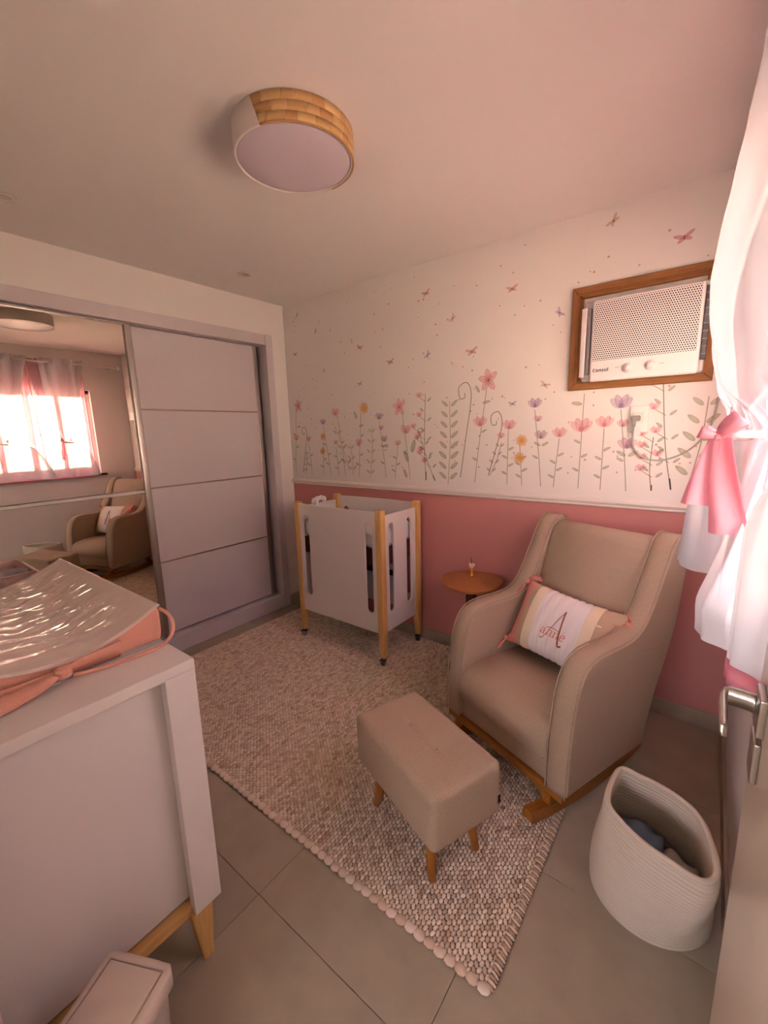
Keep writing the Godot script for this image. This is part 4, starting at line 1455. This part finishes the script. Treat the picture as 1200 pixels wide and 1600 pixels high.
# ------------------------------------------------------------------ smaller furniture
func side_table() -> void:
	var c := Vector3(1.805, 0.013, 0.205)
	var t := thing("side_table", "small side table with a rounded wooden top behind the armchair", "table", c)
	var top := wood("teak", Color(0.60, 0.37, 0.20), Color(0.72, 0.48, 0.28), 2, 0.4, 1.6)
	var out := []
	for i in 60:
		var a := TAU * i / 60.0
		var r := 0.186 * (1.0 + 0.045 * cos(3.0 * (a - 0.9)))
		out.append(Vector2(cos(a) * r, sin(a) * r))
	var st := begin()
	prism(st, out, 0.018, 0.004, Transform3D(Basis(Vector3.RIGHT, -PI / 2), Vector3(0, 0.580, 0)))
	part("tabletop", done(st), top, t)
	var dark := wood("walnut", Color(), Color(), 1, 0.45)
	part("column", boxm(Vector3(0, 0.292, 0.0), Vector3(0.05, 0.558, 0.05), 0.004, 2), dark, t)
	st = begin()
	lathe(st, Vector3.ZERO, [Vector2(0, 0.0), Vector2(0.135, 0.0), Vector2(0.138, 0.004), Vector2(0.136, 0.016), Vector2(0.12, 0.018), Vector2(0, 0.018)], 48)
	part("base", done(st), dark, t)
	# figurine diffuser
	var f := thing("diffuser_bottle", "tiny gold and white diffuser figurine on the wooden side table", "ornament", Vector3(1.770, 0.602, 0.13))
	var gold := metal(214, 160, 70, 0.3)
	st = begin()
	lathe(st, Vector3.ZERO, [Vector2(0, 0), Vector2(0.019, 0), Vector2(0.020, 0.004), Vector2(0.012, 0.010), Vector2(0.011, 0.03), Vector2(0.013, 0.045), Vector2(0.009, 0.055), Vector2(0, 0.056)], 20)
	part("stand", done(st), gold, f)
	st = begin()
	for q in [Vector3(-0.008, 0.070, 0), Vector3(0.010, 0.072, 0.003), Vector3(0.002, 0.060, 0.006)]:
		lathe(st, q, [Vector2(0, -0.012), Vector2(0.009, -0.008), Vector2(0.013, 0), Vector2(0.009, 0.008), Vector2(0, 0.012)], 12)
	part("flower", done(st), M(240, 214, 188, 0.7), f)
	st = begin()
	tube(st, [Vector3(0, 0.07, 0), Vector3(-0.001, 0.095, 0.001), Vector3(-0.002, 0.122, 0.002)], [0.004, 0.003, 0.0015], 8)
	part("stick", done(st), M(120, 66, 40, 0.7), f)

func loop_interp(pts: Array, u: float) -> Vector2:
	var n := pts.size()
	var s := fposmod(u, 1.0) * n
	var i := int(s) % n
	var f := s - int(s)
	return (pts[i] as Vector2).cubic_interpolate(pts[(i + 1) % n], pts[(i + n - 1) % n], pts[(i + 2) % n], f)

func basket() -> void:
	var t := thing("rope_basket", "soft cream rope laundry basket standing by the door", "basket", Vector3.ZERO)
	var rim := [Vector2(2.748, 1.006), Vector2(2.732, 1.10), Vector2(2.738, 1.18), Vector2(2.784, 1.232), Vector2(2.847, 1.270), Vector2(2.911, 1.288), Vector2(2.955, 1.298), Vector2(2.983, 1.296), Vector2(3.004, 1.271), Vector2(3.009, 1.228), Vector2(2.995, 1.155), Vector2(2.973, 1.088), Vector2(2.935, 1.045), Vector2(2.873, 1.015), Vector2(2.80, 1.004)]
	var cb := Vector2(2.858, 1.068)
	var rb := 0.163
	var a0 := (rim[0] as Vector2 - cb).angle()
	var coils := 25
	var per := 7
	var rows := coils * per
	var pos := func(u: float, v: float, inset: float) -> Vector3:
		# matched directions: bottom circle to rim outline
		var q := loop_interp(rim, u)
		var ang := a0 - TAU * u
		var dq := (q - cb).angle()
		ang = a0 + wrapf(dq - a0, -TAU, 0.0) if u > 0.001 and u < 0.999 else a0
		var b := cb + Vector2(cos(ang), sin(ang)) * rb
		var e := smoothstep(0.0, 1.0, v)
		var p := b.lerp(q, e)
		var outw := (p - cb.lerp(Vector2(2.872, 1.155), e)).normalized()
		p += outw * (0.010 * sin(PI * v) - inset)
		return Vector3(p.x, 0.006 + v * 0.354, p.y)
	var st := begin()
	grid(st, 120, rows, func(u: float, v: float) -> Vector3:
		var uu := 0.0 if u > 0.9999 else u
		var k := absf(sin(PI * v * coils))
		return pos.call(uu, v, 0.0) + (pos.call(uu, v, -1.0) - pos.call(uu, v, 0.0)) * 0.0062 * k)
	grid(st, 120, rows, func(u: float, v: float) -> Vector3:
		var uu := 0.0 if u > 0.9999 else 1.0 - u
		if u < 0.0001:
			uu = 0.0
		var k := absf(sin(PI * v * coils))
		return pos.call(uu, v, 0.006) - (pos.call(uu, v, -1.0) - pos.call(uu, v, 0.0)) * 0.0062 * k)
	var rope := fabric(Color(0.82, 0.755, 0.68), Color(0.86, 0.80, 0.73), 9.0, 41, 0.6)
	part("coiled_wall", done(st), rope, t)
	st = begin()
	var ring := []
	for i in 121:
		ring.append(pos.call(i / 120.0 if i < 120 else 0.0, 1.0, 0.003) + Vector3(0, 0.002, 0))
	tube(st, ring, 0.0085, 10)
	part("rim_coil", done(st), rope, t)
	st = begin()
	lathe(st, Vector3(cb.x, 0.0, cb.y), [Vector2(0, 0.0), Vector2(rb - 0.01, 0.0), Vector2(rb, 0.006), Vector2(rb - 0.01, 0.012), Vector2(0, 0.012)], 60)
	part("bottom", done(st), rope, t)
	# washing inside
	var shapes := [
		[Vector3(2.815, 0.095, 1.035), Vector3(0.150, 0.165, 0.150), M(150, 168, 188, 0.9), "crumpled grey blue garment inside the rope basket"],
		[Vector3(2.930, 0.085, 1.090), Vector3(0.120, 0.140, 0.150), M(224, 212, 196, 0.9), "crumpled cream garment inside the rope basket"],
		[Vector3(2.830, 0.098, 1.150), Vector3(0.150, 0.170, 0.090), M(190, 196, 204, 0.9), "crumpled pale grey garment inside the rope basket"]]
	for s in shapes:
		var at: Vector3 = s[0]
		var size: Vector3 = s[1]
		var g := thing("garment", s[3], "garment", Vector3(at.x, at.y - size.y / 2.0, at.z), 0.0, "clothes in the rope basket")
		var ph := rng.randf() * 6.0
		st = begin()
		rbox(st, Vector3(0, size.y / 2.0, 0), size, 0.04, 4, 12, func(p: Vector3) -> Vector3:
			var f := smoothstep(-0.05, 0.05, p.y)
			return p + f * Vector3(0, 0.012 * sin(p.x * 75.0 + ph + p.z * 30.0) + 0.009 * sin(p.z * 95.0 - ph), 0.005 * sin(p.x * 60.0)))
		part("cloth", done(st), s[2], g)

func bin() -> void:
	var t := thing("waste_bin", "small rounded cream plastic bin with inset lid beside the dresser", "bin", Vector3(2.030, 0, 2.316), deg_to_rad(26))
	var pl := M(216, 196, 182, 0.5)
	var st := begin()
	rbox(st, Vector3(0, 0.160, 0), Vector3(0.160, 0.318, 0.215), 0.035, 5, 4, func(p: Vector3) -> Vector3:
		var k := 0.88 + 0.12 * (p.y + 0.16) / 0.32
		return Vector3(p.x * k, p.y, p.z * k))
	part("bucket", done(st), M(190, 176, 164, 0.5), t)
	st = begin()
	rbox(st, Vector3(0, 0.331, 0), Vector3(0.180, 0.046, 0.24), 0.022, 5, 4, func(p: Vector3) -> Vector3:
		# round the corners in plan
		var q := Vector2(p.x, p.z)
		var h := Vector2(0.09, 0.12)
		var inn := q.clamp(-h + Vector2.ONE * 0.045, h - Vector2.ONE * 0.045)
		var d := q - inn
		if d.length() > 0.045:
			q = inn + d.normalized() * 0.045
		return Vector3(q.x, p.y, q.y))
	var lid := part("lid", done(st), pl, t)
	st = begin()
	rbox(st, Vector3(0, 0.3535, 0.0), Vector3(0.128, 0.006, 0.185), 0.003, 2)
	part("lid_inset", done(st), pl, lid)
	st = begin()
	var g := [Vector3(-0.066, 0.3545, 0.094), Vector3(-0.066, 0.3545, -0.094), Vector3(0.066, 0.3545, -0.094), Vector3(0.066, 0.3545, 0.094)]
	for i in 3:
		tube(st, [g[i], g[i + 1]], 0.0016, 6)
	part("lid_groove", done(st), M(178, 158, 146, 0.6), lid)

# ------------------------------------------------------------------ changing pad and tray
func pad_top(x: float, z: float) -> float:
	# height of the pad above the dresser top: raised long edges, dip between
	var s := (z - 1.962) / 0.43
	var h := 0.036 + 0.068 * pow(absf(s - 0.5) * 2.0, 1.7)
	if s > 0.5:
		h = 0.036 + 0.050 * pow((s - 0.5) * 2.0, 1.8)
	return h

func changing_pad() -> void:
	var y := 0.931
	var xa := 0.86
	var xb := 1.690
	var za := 1.960
	var zb := 2.395
	var t := thing("changing_pad", "contoured pink changing pad with clear shiny plastic cover on the dresser", "changing pad", Vector3(0, y, 0))
	var pink := fabric(Color(0.89, 0.63, 0.55), Color(0.94, 0.69, 0.61), 7.0, 51, 2.0)
	# pink body: sides
	var st := begin()
	var ring := []
	var nx := 40
	var nz := 24
	rbox(st, Vector3((xa + xb) / 2, 0.0, (za + zb) / 2), Vector3(xb - xa, 0.02, zb - za), 0.008, 3, 24, func(p: Vector3) -> Vector3:
		var z := p.z + (za + zb) / 2
		var top := pad_top(p.x, z)
		var q := p
		q.y = 0.001 + (p.y + 0.01) / 0.02 * (top - 0.002)
		return q)
	part("pad", done(st), pink, t)
	# grey underside cloth peeking out
	part("base_cloth", boxm(Vector3((xa + xb) / 2 + 0.012, 0.0015, (za + zb) / 2 + 0.002), Vector3(xb - xa + 0.018, 0.003, zb - za - 0.01), 0.001), M(196, 188, 184, 0.8), t)
	# clear vinyl sheet with wrinkles, folded a little over the end
	var nz1 := FastNoiseLite.new()
	nz1.seed = 11
	nz1.frequency = 1.0
	nz1.fractal_octaves = 2
	nz1.noise_type = FastNoiseLite.TYPE_SIMPLEX_SMOOTH
	var nz2 := FastNoiseLite.new()
	nz2.seed = 13
	nz2.frequency = 1.0
	nz2.fractal_type = FastNoiseLite.FRACTAL_RIDGED
	nz2.fractal_octaves = 2
	st = begin()
	grid(st, 150, 90, func(u: float, v: float) -> Vector3:
		var x := lerpf(xa - 0.002, xb + 0.002, u)
		var z := lerpf(zb + 0.004, za - 0.003, v)
		var top := pad_top(x, z) + 0.003
		var amt := smoothstep(0.0, 0.06, u) * smoothstep(1.0, 0.80, u) * smoothstep(0.98, 0.75, v) * smoothstep(0.0, 0.05, v)
		# long creases running across
		var cx := x * 10.0 - z * 3.0
		var cz := z * 3.4 + x * 2.2
		var w := maxf(0.0, nz2.get_noise_2d(cx, cz)) * 0.007 + nz1.get_noise_2d(x * 13.0, z * 6.0) * 0.004
		top += amt * (w + 0.002)
		if u < 0.004 or u > 0.996 or v < 0.004 or v > 0.996:
			top -= 0.006
		return Vector3(x, top, z))
	var vinyl := M(240, 218, 208, 0.12)
	vinyl.metallic_specular = 0.5
	part("plastic_cover", done(st), vinyl, t, "wrinkled glossy clear plastic cover")
	# tie band with knot along the near end
	st = begin()
	var xs := xb + 0.010
	band(st, curve([Vector3(xs, 0.012, 2.40), Vector3(xs + 0.012, 0.02, 2.30), Vector3(xs + 0.020, 0.030, 2.215)], 14), [0.03, 0.032, 0.034, 0.034, 0.034, 0.034, 0.032, 0.03, 0.028, 0.026, 0.024, 0.022, 0.02, 0.018, 0.018], Vector3(0.35, 1, 0), 0.006)
	band(st, curve([Vector3(xs + 0.020, 0.030, 2.205), Vector3(xs + 0.016, 0.030, 2.17), Vector3(xs + 0.010, 0.028, 2.11), Vector3(xs + 0.004, 0.026, 2.075)], 14), [0.018, 0.02, 0.024, 0.028, 0.032, 0.036, 0.038, 0.040, 0.042, 0.044, 0.046, 0.048, 0.05, 0.05, 0.05], Vector3(0.35, 1, 0), 0.006)
	part("tie_band", done(st), pink, t)
	st = begin()
	rbox(st, Vector3(xs + 0.024, 0.030, 2.208), Vector3(0.030, 0.034, 0.034), 0.012, 4, 3, func(p: Vector3) -> Vector3:
		return p + Vector3(0.002 * sin(p.y * 500.0), 0, 0.002 * sin(p.y * 400.0)))
	part("tie_knot", done(st), pink, t)
	st = begin()
	band(st, curve([Vector3(xs + 0.026, 0.030, 2.214), Vector3(xs + 0.038, 0.024, 2.25), Vector3(xs + 0.044, 0.019, 2.30), Vector3(xs + 0.048, 0.018, 2.335)], 14), [0.014, 0.018, 0.022, 0.026, 0.029, 0.032, 0.034, 0.036, 0.038, 0.040, 0.042, 0.043, 0.044, 0.045, 0.045], Vector3(0.8, -0.6, 0.1), 0.004)
	part("tie_tail", done(st), pink, t)
	# thin tie running to the far corner and looping up
	st = begin()
	tube(st, curve([Vector3(xs + 0.024, 0.012, 2.19), Vector3(xs + 0.034, 0.006, 2.12), Vector3(xs + 0.044, 0.006, 2.04), Vector3(xs + 0.046, 0.010, 1.985), Vector3(xs + 0.050, 0.035, 1.960), Vector3(xs + 0.045, 0.065, 1.953), Vector3(xs + 0.03, 0.088, 1.958), Vector3(xs + 0.004, 0.098, 1.966)], 40), 0.0048, 8)
	tube(st, curve([Vector3(xs + 0.010, 0.008, 2.45), Vector3(xs + 0.014, 0.006, 2.40), Vector3(xs + 0.016, 0.008, 2.33)], 12), 0.006, 8)
	part("tie_string", done(st), pink, t)

	# tray with bottle and bowl
	var tr := thing("tray", "white wooden tray at the far end of the dresser", "tray", Vector3(0.60, y, 2.14))
	part("bottom", boxm(Vector3(0, 0.004, 0), Vector3(0.30, 0.008, 0.25), 0.002), white_lac, tr)
	for s in [-1, 1]:
		part("side", boxm(Vector3(s * 0.146, 0.026, 0), Vector3(0.009, 0.05, 0.25), 0.002), M(226, 186, 176, 0.5), tr)
		part("side", boxm(Vector3(0, 0.026, s * 0.121), Vector3(0.283, 0.05, 0.009), 0.002), M(226, 186, 176, 0.5), tr)
	var bw := thing("bowl", "shallow grey bowl standing in the white tray", "bowl", Vector3(0.68, y + 0.008, 2.105))
	st = begin()
	lathe(st, Vector3.ZERO, [Vector2(0, 0), Vector2(0.035, 0), Vector2(0.062, 0.016), Vector2(0.075, 0.040), Vector2(0.072, 0.041), Vector2(0.058, 0.018), Vector2(0.032, 0.004), Vector2(0, 0.004)], 40)
	part("dish", done(st), M(168, 160, 160, 0.4), bw)
	var bt := thing("glass_bottle", "small clear bottle with brown cap standing by the tray bowl", "bottle", Vector3(0.74, y + 0.012, 2.135))
	st = begin()
	lathe(st, Vector3.ZERO, [Vector2(0, 0.004), Vector2(0.016, 0.004), Vector2(0.018, 0.008), Vector2(0.018, 0.075), Vector2(0.010, 0.086), Vector2(0.009, 0.094), Vector2(0, 0.094)], 24)
	var gl := StandardMaterial3D.new()
	gl.albedo_color = Color(0.95, 0.85, 0.80, 0.25)
	gl.transparency = BaseMaterial3D.TRANSPARENCY_ALPHA
	gl.roughness = 0.05
	part("vial", done(st), gl, bt)
	st = begin()
	lathe(st, Vector3.ZERO, [Vector2(0, 0.092), Vector2(0.013, 0.092), Vector2(0.013, 0.112), Vector2(0, 0.113)], 20)
	part("cap", done(st), M(122, 74, 52, 0.5), bt)
	st = begin()
	for k in 6:
		var a := k * 2.4
		lathe(st, Vector3(cos(a) * 0.0185, 0.02 + k * 0.009, sin(a) * 0.0185), [Vector2(0, -0.003), Vector2(0.003, 0), Vector2(0, 0.003)], 8)
	part("flower_print", done(st), M(190, 84, 70, 0.6), bt)

# ------------------------------------------------------------------ cushion on the armchair
const CL := 0.258
const CH := 0.165

func cush(s: float, t: float, side: float, off: float) -> Vector3:
	# s along, t across (-1..1); side +1 front, -1 back
	var f := pow(maxf(0.0, 1.0 - pow(absf(s), 3.2)), 0.55) * pow(maxf(0.0, 1.0 - pow(absf(t), 2.6)), 0.55)
	var pinch := 1.0 - 0.10 * (1.0 - pow(absf(t), 2.0)) * pow(absf(s), 6.0)
	var pin2 := 1.0 - 0.12 * (1.0 - pow(absf(s), 2.0)) * pow(absf(t), 6.0)
	return Vector3(s * (CL + off * 0.3) * pinch, t * (CH + off) * pin2, side * (0.080 * f + off))

func cush_patch(s0: float, s1: float, off: float, ruffle := 0.0) -> ArrayMesh:
	var st := begin()
	for side in [1.0, -1.0]:
		grid(st, maxi(4, int((s1 - s0) * 40)), 40, func(u: float, v: float) -> Vector3:
			var s := lerpf(s0, s1, u if side > 0 else 1.0 - u)
			var t := v * 2.0 - 1.0
			var p := cush(s, t, side, off)
			if ruffle > 0.0:
				var edge := pow(absf(t), 3.0)
				p.z += side * ruffle * (sin(s * 70.0 + t * 3.0) * (0.35 + edge) + 0.4 * sin(s * 33.0 - t * 5.0))
				p.y *= 1.0 + 0.02 * sin(s * 48.0) * edge
			return p)
	return done(st)

func warped_text(text: String, font_name: String, size: float, at: Vector2, shear: float, off: float) -> ArrayMesh:
	var tm := letters(text, font_name, size, 0.0012)
	var ar := tm.surface_get_arrays(0)
	var v: PackedVector3Array = ar[Mesh.ARRAY_VERTEX]
	for i in v.size():
		var p := v[i]
		var x := p.x + shear * p.y + at.x
		var yy := p.y + at.y
		var b := cush(x / CL, yy / CH, 1.0, off)
		v[i] = Vector3(b.x, b.y, b.z + p.z)
	ar[Mesh.ARRAY_VERTEX] = v
	var out := ArrayMesh.new()
	out.add_surface_from_arrays(Mesh.PRIMITIVE_TRIANGLES, ar)
	return out

func cushion() -> void:
	var c := thing("cushion", "pink and beige lumbar cushion with white embroidered band on the armchair", "cushion")
	# placed in the chair's frame
	var chair := Transform3D(Basis(Vector3.UP, deg_to_rad(-20.7)), Vector3(2.29, 0.012, 0.91))
	var loc := Transform3D(Basis(Vector3.UP, deg_to_rad(4.0)) * Basis(Vector3.RIGHT, deg_to_rad(-27.0)) * Basis(Vector3.BACK, deg_to_rad(-3.0)), Vector3(0.006, 0.578, -0.392))
	c.transform = chair * loc
	var pink := M(232, 150, 136, 0.9)
	var beige := M(200, 168, 140, 0.9)
	var white := M(240, 226, 222, 0.9)
	var cream := M(240, 218, 188, 0.9)
	part("cover", cush_patch(-1.0, 1.0, 0.0), pink, c)
	part("beige_band", cush_patch(-0.74, -0.50, 0.0018), beige, c)
	part("beige_band", cush_patch(0.50, 0.98, 0.0018), beige, c)
	part("white_band", cush_patch(-0.44, 0.44, 0.0045, 0.0026), white, c)
	part("lace_trim", cush_patch(-0.60, -0.42, 0.0052), cream, c)
	part("lace_trim", cush_patch(0.42, 0.60, 0.0052), cream, c)
	var strokes := [[[Vector2(-0.052, -0.060), Vector2(-0.040, -0.062), Vector2(-0.022, -0.030), Vector2(0.004, 0.030), Vector2(0.026, 0.078)], 0.0016], [[Vector2(0.026, 0.080), Vector2(0.028, 0.03), Vector2(0.032, -0.03), Vector2(0.040, -0.068), Vector2(0.054, -0.064)], 0.0036], [[Vector2(-0.034, -0.012), Vector2(-0.005, -0.006), Vector2(0.034, -0.012)], 0.0013]]
	var sa := begin()
	for q in strokes:
		var l := []
		for p in curve(q[0], 24):
			l.append(cush((p.x - 0.004) / CL, (p.y - 0.004) / CH, 1.0, 0.0065))
		tube(sa, l, q[1], 6)
	part("embroidery", done(sa), M(160, 96, 66, 0.8), c, "large brown embroidered initial A")
	part("embroidery", warped_text("anne", "Droid Serif", 0.050, Vector2(0.0, -0.030), 0.22, 0.0075), M(226, 142, 124, 0.8), c, "pink embroidered name")
	for q in [[-1.0, 0.95], [-1.0, -0.95], [1.0, 0.80], [1.0, -0.35]]:
		var st := begin()
		var d: float = q[0]
		var o := Vector3(d * CL * 0.97, q[1] * CH * 0.96, 0.008)
		for k in [-1.0, 1.0]:
			var kk: float = k
			var pts := curve([o, o + Vector3(-d * 0.010 + 0.012 * kk, 0.020 * kk, 0.024), o + Vector3(-d * 0.030 + 0.030 * kk, 0.030 * kk - 0.004, 0.036), o + Vector3(-d * 0.040 + 0.045 * kk, 0.046 * kk - 0.016, 0.040)], 12)
			band(st, pts, [0.012, 0.015, 0.018, 0.021, 0.024, 0.026, 0.028, 0.030, 0.031, 0.032, 0.032, 0.032, 0.030], Vector3(0.75, -0.6 * kk, 0.25), 0.003)
		rbox(st, o + Vector3(0, 0, 0.012), Vector3(0.022, 0.022, 0.022), 0.008, 3)
		part("ribbon_tie", done(st), pink, c)
	part("tag", boxm(Vector3(0.165, 0.075, 0.074), Vector3(0.026, 0.006, 0.001), 0.0003, 1, Basis(Vector3.UP, 0.4)), M(238, 222, 212, 0.7), c, "tiny white label")
